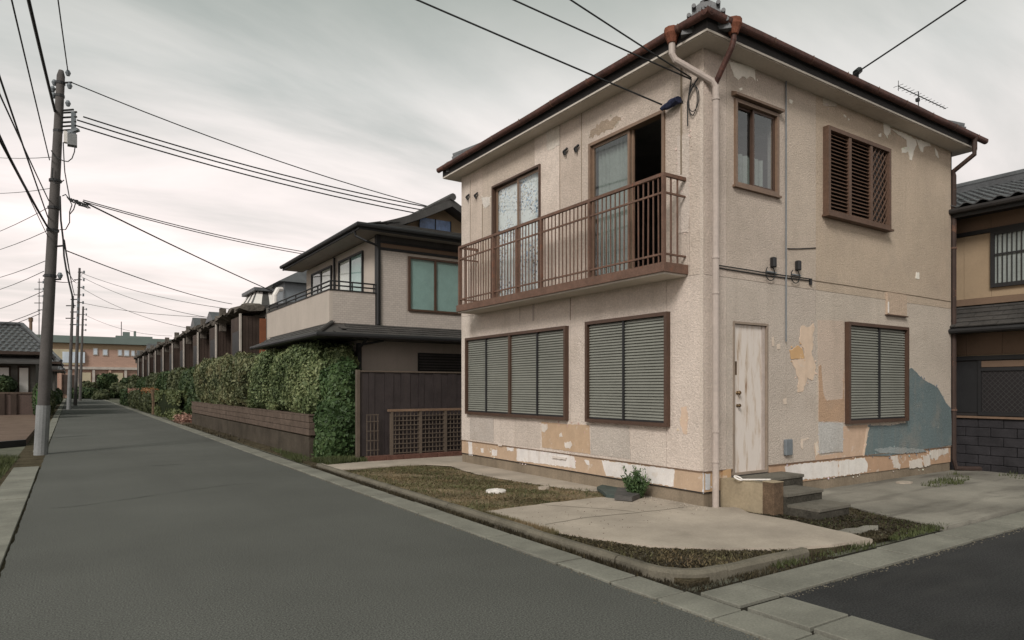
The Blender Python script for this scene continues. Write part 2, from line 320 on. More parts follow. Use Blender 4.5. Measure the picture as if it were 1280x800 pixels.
def leaf_mat(name, a, b, c, rust=None):
    m = bpy.data.materials.new(name); m.use_nodes = True; nt = m.node_tree; N = nt.nodes.new; L = nt.links.new; p = nt.nodes['Principled BSDF']
    at = N('ShaderNodeAttribute'); at.attribute_name = 'rnd'
    r = N('ShaderNodeValToRGB'); L(at.outputs['Fac'], r.inputs[0]); e = r.color_ramp.elements
    e[0].position = 0; e[0].color = (*a, 1); e[1].position = 1; e[1].color = (*c, 1); k = e.new(.5); k.color = (*b, 1)
    cc = r.outputs[0]
    geo = N('ShaderNodeNewGeometry'); n = N('ShaderNodeTexNoise'); n.inputs['Scale'].default_value = 1.6; n.inputs['Detail'].default_value = 4; L(geo.outputs['Position'], n.inputs['Vector'])
    if rust:
        rr = N('ShaderNodeValToRGB'); rr.color_ramp.elements[0].position = .50; rr.color_ramp.elements[1].position = .66; L(n.outputs[0], rr.inputs[0])
        x = N('ShaderNodeMix'); x.data_type = 'RGBA'; L(rr.outputs[0], x.inputs[0]); L(cc, x.inputs[6]); x.inputs[7].default_value = (*rust, 1); cc = x.outputs[2]
    L(cc, p.inputs['Base Color']); p.inputs['Roughness'].default_value = .55; p.inputs['Specular IOR Level'].default_value = .3
    tr = N('ShaderNodeBsdfTranslucent'); L(cc, tr.inputs[0]); mx = N('ShaderNodeMixShader'); mx.inputs[0].default_value = .22
    out = nt.nodes['Material Output']; L(p.outputs[0], mx.inputs[1]); L(tr.outputs[0], mx.inputs[2]); L(mx.outputs[0], out.inputs[0]); return m
M_leafH = leaf_mat('hedge_leaf', (.048,.07,.028), (.125,.165,.07), (.28,.31,.15))
M_leafH2 = leaf_mat('hedge_leaf_olive', (.05,.064,.03), (.13,.15,.072), (.27,.27,.145), rust=(.15,.135,.065))
M_leafI = leaf_mat('creeper_leaf', (.032,.058,.022), (.066,.115,.042), (.12,.175,.07))
M_leafD = leaf_mat('dark_leaf', (.03,.048,.022), (.05,.08,.032), (.085,.11,.045))
M_leafF = leaf_mat('far_leaf', (.05,.06,.03), (.08,.095,.045), (.12,.125,.06))
M_leafL = leaf_mat('box_leaf', (.06,.075,.03), (.11,.135,.055), (.19,.20,.09))
M_leafO = leaf_mat('orange_flower', (.10,.10,.04), (.30,.14,.06), (.42,.22,.11))
M_leafP = leaf_mat('pink_flower', (.22,.11,.08), (.38,.22,.17), (.48,.33,.25))
M_grass = leaf_mat('dry_grass', (.085,.07,.036), (.15,.128,.066), (.14,.14,.062), rust=(.24,.175,.10))
M_grassG = leaf_mat('green_grass', (.045,.052,.022), (.075,.09,.035), (.11,.125,.05))
M_moss = leaf_mat('dark_moss_grass', (.030,.025,.016), (.052,.042,.025), (.085,.070,.038))

# ------------------------------------------------------------------ foliage
def fast_mesh(name, V, nper, mat, parent=None, kind=None, rnd=None, loc=None):
    n = len(V) // nper
    base = ROOT[parent.name] if parent is not None else (np.array(loc) if loc is not None else np.array([V[:,0].mean(), V[:,1].mean(), V[:,2].min()]))
    me = bpy.data.meshes.new(name); me.vertices.add(len(V)); me.vertices.foreach_set('co', (V - base).astype(np.float32).ravel())
    me.loops.add(n * nper); me.loops.foreach_set('vertex_index', np.arange(n * nper, dtype=np.int32))
    me.polygons.add(n); me.polygons.foreach_set('loop_start', np.arange(0, n * nper, nper, dtype=np.int32)); me.polygons.foreach_set('loop_total', np.full(n, nper, np.int32))
    a = me.attributes.new('rnd', 'FLOAT', 'FACE'); a.data.foreach_set('value', (rng.random(n) if rnd is None else rnd).astype(np.float32))
    me.update(calc_edges=True); me.validate(); me.materials.append(mat)
    o = bpy.data.objects.new(name, me); COL.objects.link(o)
    if parent is not None: o.parent = parent
    else: o.location = base
    ROOT[o.name] = np.array(base, float)
    if kind: o['kind'] = kind
    return o
def leaf_quads(P, Nrm, size, elong=1.7):
    n = len(P); t = rng.normal(size=(n,3)); t -= Nrm * (t * Nrm).sum(1, keepdims=True); t /= np.linalg.norm(t, axis=1, keepdims=True) + 1e-9
    b = np.cross(Nrm, t); s = size * (0.6 + .8 * rng.random((n,1)))
    V = np.stack([P - t*s*elong/2, P + b*s/2 + Nrm*s*.12, P + t*s*elong/2, P - b*s/2 + Nrm*s*.12], 1)
    return V.reshape(-1, 3)
def unit(n):
    d = rng.normal(size=(n,3)); return d / np.linalg.norm(d, axis=1, keepdims=True)
def lump(d, seed, amp, fr=2.6):      # smooth lumps over directions
    r = np.random.default_rng(seed); s = 0
    for i in range(5):
        k = r.normal(size=3) * fr * (1 + .5*i); s = s + np.sin(d @ k + r.random()*6.3) / (1 + .5*i)
    return 1 + amp * s * .5
def bush_pts(c, rad, n, seed, power=2.6, amp=.10, depth=.22, zmin=None, gaps=0.):
    d = unit(n); e = 2 / power
    q = np.sign(d) * np.abs(d) ** e; q /= ((np.abs(q) ** power).sum(1, keepdims=True)) ** (1/power)
    q *= lump(d, seed, amp)[:,None]
    q *= (1 - depth * rng.random((n,1)) ** 1.6) + .05 * rng.normal(size=(n,1)) * .6
    P = np.array(c) + q * np.array(rad)
    nr = d / np.array(rad); nr /= np.linalg.norm(nr, axis=1, keepdims=True)
    if gaps:
        g = lump(d * 3, seed + 5, 1.0, 3.0) - 1; k = g > -gaps; P, nr = P[k], nr[k]
    if zmin is not None: k = P[:,2] > zmin; P, nr = P[k], nr[k]
    return P, nr
def foliage(name, parent, c, rad, n, size, mat, seed, zmin=None, **kw):
    P, nr = bush_pts(c, rad, n, seed, zmin=zmin, **kw)
    nr = nr + .55 * rng.normal(size=nr.shape); nr /= np.linalg.norm(nr, axis=1, keepdims=True)
    rn = np.clip(.5 + .22 * rng.normal(size=len(P)) + .22 * np.sin(P @ np.array([3.1, 2.3, 2.7]) + seed), 0, 1)
    return fast_mesh(name, leaf_quads(P, nr, size), 4, mat, parent, rnd=rn)
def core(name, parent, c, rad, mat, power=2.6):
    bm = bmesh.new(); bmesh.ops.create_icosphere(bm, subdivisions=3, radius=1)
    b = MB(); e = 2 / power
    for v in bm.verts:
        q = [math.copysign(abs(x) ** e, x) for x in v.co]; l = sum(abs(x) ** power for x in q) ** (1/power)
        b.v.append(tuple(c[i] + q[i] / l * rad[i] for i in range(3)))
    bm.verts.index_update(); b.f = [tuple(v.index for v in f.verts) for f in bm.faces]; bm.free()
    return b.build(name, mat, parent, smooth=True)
def in_poly(P, poly):
    x, y = P[:,0], P[:,1]; c = np.zeros(len(P), bool); n = len(poly)
    for i in range(n):
        (x1,y1),(x2,y2) = poly[i], poly[(i+1) % n]
        k = ((y1 > y) != (y2 > y)) & (x < (x2-x1) * (y-y1) / (y2-y1+1e-12) + x1); c ^= k
    return c
def grass(name, poly, n, z, h, mat, label, seed, w=.006, thin=None, lean=.6):
    r = np.random.default_rng(seed); pl = np.array(poly); lo, hi = pl.min(0), pl.max(0)
    P = lo + r.random((n,2)) * (hi - lo); P = P[in_poly(P, poly)]
    if thin is not None:
        f = .5 + .25*(np.sin(P[:,0]*5.3+seed) + np.sin(P[:,1]*4.1+P[:,0]*2.2)) + .25*np.sin(P[:,0]*11+P[:,1]*9)
        P = P[r.random(len(P)) < np.clip(f + thin, 0.05, 1)]
    m = len(P); a = r.random(m)*6.283; hh = h * (.35 + r.random(m)*.9); ln = r.random(m) * lean
    B = np.c_[P, np.full(m, z)]; dx = np.c_[np.cos(a), np.sin(a), np.zeros(m)] * w * (.6 + r.random((m,1)))
    a2 = r.random(m)*6.283; tip = B + np.c_[np.cos(a2)*hh*ln, np.sin(a2)*hh*ln, hh]
    V = np.stack([B - dx, B + dx, tip], 1).reshape(-1,3)
    rn = np.clip(.45 + .25*r.normal(size=m) + .2*np.sin(P[:,0]*4+P[:,1]*3.3+seed), 0, 1)
    o = fast_mesh(name, V, 3, mat, None, 'stuff', rn); tag(o, label, 'grass'); return o

# ------------------------------------------------------------------ ground, roads, gutter strips, kerb
def sheet(name, poly, z, mat, parent=None, kind='structure', thick=.05, label=None):
    b = MB().prism([(x, y, z) for x, y in poly], (0, 0, -thick)); o = b.build(name, mat, parent)
    if kind: o['kind'] = kind
    if label: o['label'] = label
    return o
def wobble(poly, step=.12, j=.015):
    out = []; n = len(poly)
    for i in range(n):
        a = np.array(poly[i]); b = np.array(poly[(i+1) % n]); L = np.linalg.norm(b-a); k = max(1, int(L/step)); d = (b-a)/max(L,1e-6); pn = np.array([-d[1], d[0]])
        for q in range(k): out.append(tuple(a + (b-a)*q/k + (pn * random.uniform(-j, j) if q else 0)))
    return out
sheet('ground', [(-400,-200),(500,-200),(500,700),(-400,700)], -.03, M_ground, thick=.5)
road = sheet('road', [(-.48,-14),(3.55,-14)] + [(3.553+random.uniform(-.014,.008), y) for y in np.arange(-2,22,.13)] + [(3.55,126),(-.48,126)] + [(-.485+random.uniform(-.008,.014), y) for y in np.arange(22,-2,-.13)], 0, M_asphA, thick=.06)
side = sheet('side_road', [(4.42,-14),(60,-14),(60,3.0)] + [(x, 3.0+random.uniform(-.014,.012)) for x in np.arange(20,4.5,-.11)] + [(4.42,3.0)] + [(4.42+random.uniform(-.012,.014), y) for y in np.arange(2.9,-1,-.11)], 0, M_asphB, thick=.06)
def crack(parent, pts, w):
    b = MB(); pts = [np.array(p, float) for p in pts]; fine = []
    for a, c in zip(pts, pts[1:]):
        k = max(2, int(np.linalg.norm(c-a)/.08))
        for q in range(k): fine.append(a + (c-a)*q/k + np.array([0, random.uniform(-.018,.018)]))
    fine.append(pts[-1])
    L = len(fine)
    for i, p in enumerate(fine):
        ww = w * (.3 + random.random()) * min(1, i/6, (L-1-i)/6)
        b.v += [(p[0], p[1]-ww/2, .0035), (p[0], p[1]+ww/2, .0035)]
    b.f = [(2*i, 2*i+2, 2*i+3, 2*i+1) for i in range(L-1)]
    return b.build('crack', M_crack, parent)
crack(road, [tuple(G(u,v)[:2]) for u,v in ((30,637),(90,634),(160,624),(230,614),(290,606),(345,603))], .016)
crack(road, [tuple(G(u,v)[:2]) for u,v in ((160,584),(235,580),(260,579))], .02)
crack(side, [tuple(G(u,v)[:2]) for u,v in ((1160,702),(1220,712),(1280,722))], .014)
M_bed = mk('joint_dirt', (.035,.032,.025), rough=1, var=.3, bump=.4, bs=40, spec=.05)
def strip_slab(parent, x0, y0, x1, y1, top=.014):
    g = random.choice((.010,.014,.018))
    o = pbox('slab', parent, x0+g, y0+g, -.05, x1-g, y1-g, top + random.uniform(-.003,.004), M_slab, bev=.004)
    o.rotation_euler = (random.uniform(-.006,.006), random.uniform(-.006,.006), 0); return o
bed = sheet('gutter_bed', [(3.55,-6),(4.42,-6),(4.42,2.96),(40,2.96),(40,3.47),(3.98,3.47),(3.98,118),(3.55,118)], -.012, M_bed, thick=.04)
ROOT[bed.name] = np.array(bed.location)
ys = [-1.2,.2,1.35,2.42,2.95,3.46,3.97,4.67,5.85,7.46,8.2,9.05,10.2,11.4,12.6,13.8,15,16.3,17.6,19,20.4,21.8,23.2,24.6,26,28,30,32]
for a, b in zip(ys, ys[1:]): strip_slab(bed, 3.555, a, 3.885, b)
for a, b in zip([-1.0,.3,1.45,2.48], [.3,1.45,2.48,2.97]): strip_slab(bed, 3.93, a, 4.40, b)
xs = [3.93,4.43,5.70,6.45,7.6,8.8,10.0,11.2,12.4,13.6,15,17,19,22]
for a, b in zip(xs, xs[1:]): strip_slab(bed, a, 3.01, b, 3.40)
for a in np.arange(32, 116, 3.0): strip_slab(bed, 3.555, a, 3.885, a+3)
bedL = sheet('gutter_bed_far_side', [(-1.0,-4),(-.48,-4),(-.48,118),(-1.0,118)], -.012, M_soil, thick=.04)
for a in np.arange(-2, 16, 2.25): strip_slab(bedL, -.93, a, -.49, a+2.25)
for a in np.arange(19.9, 110, 4.0): strip_slab(bedL, -.78, a, -.49, a+4)

# the plot: soil, concrete apron, drive
LOT = .045
soil = sheet('soil', [(4.06,3.6),(22,3.46),(22,13.2),(4.06,13.2)], .02, M_soil, thick=.06)
apron = sheet('concrete_apron', wobble([(4.17,6.92),(4.5,6.97),(5.2,6.99),(6.05,6.97),(6.4,6.8),(6.72,6.8),(6.72,5.6),(7.02,5.45),(6.82,5.1),(6.85,4.5),(6.75,3.9),(6.66,3.53),(6.1,3.62),(5.55,3.80),(5.05,4.14),(4.62,4.55),(4.35,5.2),(4.18,6.0)], .1, .018), LOT, M_conc, thick=.06)
crack(apron, [], .01) if False else None
for pts in ([(4.35,5.9),(5.0,5.95),(5.7,5.85),(6.6,5.75)], [(5.05,6.93),(5.5,6.3),(5.75,5.87)]):
    b = MB(); f2 = []
    for a, c in zip(pts, pts[1:]):
        for q in range(8): f2.append((a[0]+(c[0]-a[0])*q/8 + random.uniform(-.006,.006), a[1]+(c[1]-a[1])*q/8+random.uniform(-.006,.006)))
    for p in f2: b.v += [(p[0]-.003, p[1]-.006, LOT+.0035), (p[0]+.003, p[1]+.005, LOT+.0035)]
    b.f = [(2*i,2*i+2,2*i+3,2*i+1) for i in range(len(f2)-1)]; b.build('crack', M_kerb, apron)
sheet('drive', wobble([(7.95,3.42),(22,3.42),(22,5.70),(8.35,5.70),(8.3,5.2),(8.26,4.66),(8.05,4.1)], .2, .02), LOT, M_concD, thick=.06)
sheet('side_path', wobble([(4.12,12.0),(5.0,12.05),(5.9,11.95),(6.2,11.5),(6.0,10.2),(6.05,9.0),(6.35,7.6),(6.72,7.3),(6.72,12.0),(7.5,12.0),(7.5,13.2),(4.12,13.2)], .15, .03), LOT-.006, M_conc, thick=.06)
sheet('neighbour_yard', [(4.06,13.2),(22,13.2),(22,36),(4.06,36)], .015, M_soil, thick=.06)

kerb = bpy.data.objects.new('kerb', None); COL.objects.link(kerb); kerb.location = (4, 3.6, 0); ROOT['kerb'] = np.array((4,3.6,0.)); kerb['kind'] = 'structure'
def kerb_stone(path, w=.10, h=.08):
    b = MB(); n = len(path); prof = [(-w/2,-.05),(-w/2,h-.03),(-w/2+.025,h),(w/2-.02,h),(w/2,h-.02),(w/2,-.05)]
    for i, p in enumerate(path):
        a = np.array(path[max(i-1,0)]); c = np.array(path[min(i+1,n-1)]); d = (c-a)/np.linalg.norm(c-a); nn = np.array([-d[1], d[0]])
        for s, z in prof: q = np.array(p) + nn*s; b.v.append((q[0], q[1], z + random.uniform(-.004,.004)))
    m = len(prof)
    for i in range(n-1):
        for k in range(m): b.f.append((i*m+k, i*m+(k+1)%m, (i+1)*m+(k+1)%m, (i+1)*m+k))
    b.f.append(tuple(range(m))[::-1]); b.f.append(tuple((n-1)*m+k for k in range(m)))
    return b.build('kerb_stone', M_kerb, kerb)
yy = [12.9,11.1,9.3,7.5,5.7,4.35]
for a, b in zip(yy, yy[1:]): kerb_stone([(4.035 - (.02 if b < 5 else 0), a - .006 - (a-b-.012)*t/6) for t in range(7)])
arc = [(4.02,4.34),(4.02,4.0)] + [(4.02+.36*(1-math.cos(t)), 4.0-.36*math.sin(t)) for t in np.linspace(.15, math.pi/2, 7)] + [(4.52,3.635)]
kerb_stone(arc)
kerb_stone([(4.53+t*.19, 3.635 - .0*t) for t in range(7)], h=.07)

# ------------------------------------------------------------------ the abandoned house
WX, SY = 6.68, 5.67; EX, NY = 13.38, 11.93; ZS = 5.86
HOUSE = thing('house', (10, 8.8, 0), 'abandoned two storey house with peeling patched beige stucco and rusty balcony', 'house')
C1 = (.62,.525,.455); C2 = (.53,.46,.405); C3 = (.545,.455,.37)
class Wall:      # a wall plane: a = coordinate along the wall, d = distance out of the wall
    def __init__(s, ax): s.ax = ax
    def p(s, a, z, d=0.): return (WX - d, a, z) if s.ax == 'W' else (a, SY - d, z)
    def px(s, u, v):
        if s.ax == 'W': q = PX(u, v, WX); return q[1], q[2]
        q = PY(u, v, SY); return q[0], q[2]
    def box(s, b, a0, a1, z0, z1, d0, d1):
        p = s.p(a0, z0, d0); q = s.p(a1, z1, d1); return b.box(*p, *q)
    def pb(s, name, parent, a0, a1, z0, z1, d0, d1, mat, color=None, bev=0): p = s.p(a0, z0, d0); q = s.p(a1, z1, d1); return pbox(name, parent, *p, *q, mat, color, bev)
    def out(s): return Vector((-1,0,0)) if s.ax == 'W' else Vector((0,-1,0))
W, S = Wall('W'), Wall('S')
def panel(wall, a0, a1, z0, z1, d0, d1, holes, name, mat, parent, color=None):      # a slab with rectangular openings, edges closed
    As = sorted({a0, a1} | {min(max(q, a0), a1) for h in holes for q in h[:2]}); Zs = sorted({z0, z1} | {min(max(q, z0), z1) for h in holes for q in h[2:]})
    b = MB(); keep = set()
    for i in range(len(As)-1):
        for j in range(len(Zs)-1):
            ca, cz = (As[i]+As[i+1])/2, (Zs[j]+Zs[j+1])/2
            if not any(h[0] < ca < h[1] and h[2] < cz < h[3] for h in holes): keep.add((i,j))
    idx = {}
    def vi(i, j, k):
        if (i,j,k) not in idx: idx[(i,j,k)] = len(b.v); b.v.append(tuple(wall.p(As[i], Zs[j], (d0,d1)[k])))
        return idx[(i,j,k)]
    for i, j in keep:
        b.f.append((vi(i,j,1),vi(i+1,j,1),vi(i+1,j+1,1),vi(i,j+1,1))); b.f.append((vi(i,j,0),vi(i,j+1,0),vi(i+1,j+1,0),vi(i+1,j,0)))
        for (di,dj),(p,q) in {(-1,0):((0,0),(0,1)),(1,0):((1,0),(1,1)),(0,-1):((0,0),(1,0)),(0,1):((0,1),(1,1))}.items():
            if (i+di,j+dj) not in keep:
                b.f.append((vi(i+p[0],j+p[1],0),vi(i+q[0],j+q[1],0),vi(i+q[0],j+q[1],1),vi(i+p[0],j+p[1],1)))
    if not keep: return None
    return b.build(name, mat, parent, color)
DOORW = (6.32, 7.89, 3.17, 5.31); WINW = (9.17, 10.72, 3.17, 5.37); WINS = (7.27, 8.21, 4.22, 5.36); DOORS = (7.25, 7.99, .40, 2.43)
HW = [DOORW, WINW]; HS = [WINS, DOORS]
panel(W, SY+.17, NY-.0, .2, ZS+.1, -.16, -.024, HW, 'backing_wall', M_dark, HOUSE)
panel(S, WX+.024, EX, .2, ZS+.1, -.16, -.024, HS, 'backing_wall', M_dark, HOUSE)
b = MB(); b.box(EX-.14, SY+.165, .2, EX-.002, NY, ZS+.1).box(WX+.165, NY-.15, .2, EX-.145, NY-.004, ZS+.1); b.build('rear_wall', M_stucco, HOUSE, C2)
b = MB().box(WX+.165, SY+.165, 2.95, EX-.145, NY-.155, 3.12); b.build('upper_floor', M_dark, HOUSE)
b = MB().box(WX+.165, SY+.165, ZS-.35, EX-.145, NY-.155, ZS-.31); b.build('ceiling', M_dark, HOUSE)
b = MB().box(WX+3.4, SY+.165, 3.125, WX+3.5, NY-.155, ZS-.355); b.build('inner_partition', M_dark, HOUSE)
g = .003
seamW_up = [SY, PX(862,200,WX)[1], PX(727,200,WX)[1], PX(699,200,WX)[1], PX(668,200,WX)[1], PX(603,250,WX)[1], PX(588,250,WX)[1], NY]
colW_up = [(0.585,0.498,0.427), (0.543,0.461,0.397), (0.543,0.456,0.391), (0.674,0.581,0.510), (0.522,0.441,0.371), (0.585,0.492,0.422), (0.612,0.529,0.464)]
for (a, c), cl in zip(zip(seamW_up, seamW_up[1:]), colW_up): panel(W, a+g, c-g, 3.005, ZS, -.02, 0, HW, 'wall_panel', M_stucco, HOUSE, cl)
seamW_lo = [SY, PX(833,400,WX)[1], PX(713,400,WX)[1], PX(588,500,WX)[1], NY]
for (a, c), cl in zip(zip(seamW_lo, seamW_lo[1:]), [(0.627,0.539,0.474),(0.612,0.529,0.464),(0.621,0.539,0.474),(0.648,0.570,0.505)]): panel(W, a+g, c-g, .49, 3.0, -.02, 0, [], 'wall_panel', M_stucco, HOUSE, cl)
xs1, xs2 = PY(983,300,SY)[0], PY(1020,300,SY)[0]
for a, c, cl in ((WX+.024, 7.12, (0.580,0.492,0.427)), (7.12, xs1, (0.512,0.435,0.371)), (xs1, xs2, (0.522,0.441,0.366)), (xs2, EX, (0.496,0.404,0.314))): panel(S, a+g, c-g, 2.995, ZS, -.02, 0, HS, 'wall_panel', M_stucco, HOUSE, cl)
for a, c, cl in ((WX+.024, 7.12, (0.591,0.508,0.443)), (7.12, xs1, (0.517,0.451,0.391)), (xs1, xs2, (0.512,0.446,0.386)), (xs2, EX, (0.522,0.456,0.386))): panel(S, a+g, c-g, .49, 2.99, -.02, 0, HS, 'wall_panel', M_stucco, HOUSE, cl)
# base board course, drip ledge, foundation
OCH = (.50,.30,.165)
panel(W, SY-.0, NY, .225, .478, -.03, -.008, [], 'base_board', M_plain, HOUSE, (.47,.345,.245))
panel(S, WX+.012, 7.22, .225, .478, -.03, -.008, [], 'base_board', M_plain, HOUSE, (.50,.34,.21))
panel(S, 8.02, EX, .20, .478, -.03, -.008, [], 'base_board', M_plain, HOUSE, (.43,.285,.19))
b = MB(); W.box(b, SY-.008, NY, .478, .489, -.02, .008); S.box(b, WX, 7.23, .478, .489, -.02, .008); S.box(b, 8.02, EX, .478, .489, -.02, .008); b.build('drip_ledge', M_brownL, HOUSE)
b = MB(); W.box(b, SY-.0, NY, .212, .222, -.03, -.002); S.box(b, WX+.002, 7.22, .212, .222, -.03, -.002); b.build('shadow_gap', M_black, HOUSE)
b = MB(); W.box(b, SY+.02, NY, -.05, .21, -.3, -.02); S.box(b, WX+.021, 7.21, -.05, .21, -.3, -.018); S.box(b, 7.21, EX, -.05, .197, -.3, -.022); b.box(EX-.3, SY+.31, -.05, EX-.02, NY, .195); b.build('foundation', M_render, HOUSE)

def jag(pts, j, step=.035):
    out = []; n = len(pts)
    for i in range(n):
        a = np.array(pts[i]); c = np.array(pts[(i+1) % n]); L = np.linalg.norm(c-a); k = max(1, int(L/step)); d = (c-a)/max(L,1e-6); pn = np.array([-d[1], d[0]])
        for q in range(k): out.append(a + (c-a)*q/k + (pn*random.uniform(-j, j) if (q or j > .004) else 0))
    return out
def patch(wall, px, color, th=.005, j=.012, mat=None, name='plaster_patch', conv=None, d0=0., az=None):
    pts = az if az else [wall.px(*(conv(*q) if conv else q)) for q in px]
    raw = [np.array(q) for q in pts]; pts = jag(pts, j); b = MB().prism([wall.p(a, z, d0 - .004) for a, z in pts], wall.out() * (th + .004))
    ar = abs(sum(raw[i][0]*raw[(i+1) % len(raw)][1] - raw[(i+1) % len(raw)][0]*raw[i][1] for i in range(len(raw))))/2
    if ar > .02 and j >= .004:
        ch = MB()
        for q in range(int(8 + ar*14)):
            i = random.randrange(len(pts)); c = np.array(pts[i]) + np.array([random.gauss(0,.03), random.gauss(0,.03)]); r0 = random.uniform(.005,.018)
            k = random.randint(4,6); a0 = random.random()*6
            ch.prism([wall.p(c[0]+r0*math.cos(a0+6.283*t/k)*random.uniform(.6,1.3), c[1]+r0*math.sin(a0+6.283*t/k)*random.uniform(.6,1.3), d0-.003) for t in range(k)], wall.out()*(th+.003+random.uniform(.0005,.003)))
        ch.build('plaster_chips', M_plain, HOUSE, tuple(min(.75, x*random.uniform(.9,1.15)+.03) for x in (color or (.7,.65,.58))), kind='stuff')
    return b.build(name, mat or M_stucco, HOUSE, color)
cA = lambda x, y: (960 + x*.275, 380 + y*.275)
patch(S, [(345,70),(625,70),(625,115),(345,90)], (.46,.375,.30), .003, .004, conv=cA) if False else None
patch(S, [(226,72),(345,78),(350,540),(227,535)], (.56,.455,.375), .004, .003, conv=cA)
patch(S, [(229,285),(240,275),(250,400),(262,440),(338,430),(344,300),(347,536),(229,532)], (.46,.315,.215), .006, .006, conv=cA)
patch(S, [(227,537),(338,540),(338,670),(300,672),(232,680)], (.50,.485,.46), .012, .004, conv=cA)
patch(S, [(340,556),(450,548),(446,600),(436,650),(434,690),(216,712),(212,640),(226,625),(232,690),(338,676)], (.52,.375,.275), .005, .008, conv=cA, mat=M_plain)
patch(S, [(210,632),(224,628),(230,680),(216,690)], (.66,.57,.47), .009, .006, conv=cA, mat=M_plain)
BL = (.145,.185,.190)
blue = patch(S, [(626,305),(650,290),(668,305),(690,330),(715,350),(742,363),(770,380),(790,415),(808,450),(830,474),(836,640),(740,658),(540,690),(432,688),(440,640),(452,590),(450,552),(560,552),(626,540)], BL, .007, .004, conv=cA)
blue['label'] = 'large blue grey repaint patch rising to a ragged peak'
patch(S, [(480,660),(560,650),(640,655),(700,660),(720,672),(600,680),(500,676)], (.27,.30,.30), .0095, .012, conv=cA)
patch(S, [(448,552),(458,560),(446,620),(436,690),(428,690),(436,640)], (.60,.47,.36), .010, .008, conv=cA, mat=M_plain)
patch(S, [(150,98),(185,105),(205,88),(212,110),(200,150),(206,185),(196,215),(216,290),(205,345),(185,345),(178,335),(158,400),(133,400),(138,350),(124,300),(106,256),(140,250),(168,248),(160,200),(140,170)], (.64,.50,.385), .006, .012, conv=cA, mat=M_plain)
patch(S, [(98,215),(135,188),(158,212),(164,248),(105,250)], (.56,.36,.19), .0085, .005, conv=cA, mat=M_plain)
for q in ([(196,150),(208,148),(208,168),(196,170)], [(18,150),(26,148),(28,190),(20,192)], [(40,184),(54,182),(55,204),(42,205)], [(70,430),(82,428),(84,455),(72,456)], [(150,615),(185,608),(183,616),(160,622),(158,660),(150,655)]):
    patch(S, q, (.63,.53,.44), .005, .008, conv=cA, mat=M_plain)
WB = (.70,.665,.63)
patch(S, [(78,742),(150,726),(320,712),(322,782),(165,798),(110,790),(82,770)], WB, .004, .012, conv=cA, mat=M_plain, d0=-.008, name='base_patch')
patch(S, [(324,714),(380,708),(440,700),(455,725),(452,762),(380,776),(324,782)], (.69,.66,.62), .004, .012, conv=cA, mat=M_plain, d0=-.008, name='base_patch')
for q in ([(556,690),(590,688),(594,718),(604,735),(600,752),(574,744),(568,715)], [(642,712),(700,702),(706,742),(660,745),(645,748)], [(706,690),(738,684),(740,734),(712,740)], [(735,668),(820,655),(822,678),(780,690),(770,710),(750,700),(738,702)]):
    patch(S, q, (.60,.55,.49), .004, .012, conv=cA, mat=M_plain, d0=-.008, name='base_patch')
cB = lambda x, y: (960 + x*.25, 80 + y*.25)
for q in ([(575,288),(606,300),(612,335),(592,365),(578,345)], [(552,350),(566,345),(564,362),(552,364)], [(606,320),(690,350),(735,375),(742,405),(728,435),(718,480),(708,478),(700,440),(668,446),(666,420),(694,414),(690,380),(640,345)],
          [(738,374),(808,395),(812,410),(778,415),(774,440),(762,436),(748,405)], [(832,416),(848,446),(852,472),(838,456)], [(378,250),(390,262),(386,268),(376,258)], [(398,272),(408,280),(400,284)], [(104,176),(122,184),(118,202),(106,194)]):
    patch(S, q, None, .006, .009, conv=cB, mat=M_plasterpeel, name='peeled_plaster')
patch(S, [(272,152),(345,185),(340,215),(275,208)], (.56,.50,.42), .006, .006, conv=cB)
cC = lambda x, y: (820 + x*.15, 60 + y*.15)
patch(S, [(605,112),(820,165),(826,275),(805,245),(780,240),(752,262),(735,238),(705,242),(684,268),(650,240),(632,190)], None, .006, .006, conv=cC, mat=M_plasterpeel, name='peeled_plaster')
patch(S, [(690,335),(715,330),(720,350),(698,356)], None, .006, .008, conv=cC, mat=M_plasterpeel, name='peeled_plaster')
patch(S, [(860,1144),(872,244)], None) if False else None
patch(S, [(1145,340),(1149,341),(1149,349),(1144,348)], None, .006, .01, mat=M_plasterpeel, name='peeled_plaster')
cD = lambda x, y: (520 + x*.28125, 120 + y*.28125)
patch(W, [(576,168),(637,135),(638,215),(610,235),(585,245)], (.66,.60,.53), .004, .012, conv=cD)
patch(W, [(292,450),(330,448),(328,480),(310,500),(296,480)], (.66,.61,.56), .005, .012, conv=cD)
patch(W, [(772,188),(776,150),(820,120),(900,92),(912,108),(880,140),(830,160),(800,175)], (.34,.27,.205), .003, .03, conv=cD)
cE = lambda x, y: (560 + x*.25, 370 + y*.25)
patch(W, [(468,628),(505,632),(612,642),(706,646),(712,790),(600,775),(472,757)], (.48,.345,.235), .006, .006, conv=cE, mat=M_plain)
patch(W, [(714,642),(906,650),(914,815),(714,792)], (.50,.445,.395), .005, .002, conv=cE)
patch(W, [(110,605),(228,612),(230,732),(110,715)], (.50,.445,.40), .005, .002, conv=cE)
patch(W, [(336,618),(462,628),(462,758),(338,745)], (.555,.48,.42), .004, .004, conv=cE)
patch(W, [(470,640),(498,640),(500,660),(486,684),(472,676)], (.62,.56,.50), .010, .012, conv=cE, mat=M_plain)
patch(W, [(585,735),(612,728),(622,745),(612,765),(590,760)], (.68,.63,.58), .010, .014, conv=cE, mat=M_plain)
patch(W, [(558,690),(570,682),(574,702),(560,706)], (.66,.60,.54), .010, .008, conv=cE, mat=M_plain)
patch(W, [(1165,560),(1190,552),(1200,600),(1196,690),(1178,690),(1160,640)], (.60,.45,.345), .004, .012, conv=cE, mat=M_plain)
cF = lambda x, y: (560 + x*.265625, 530 + y*.26585)
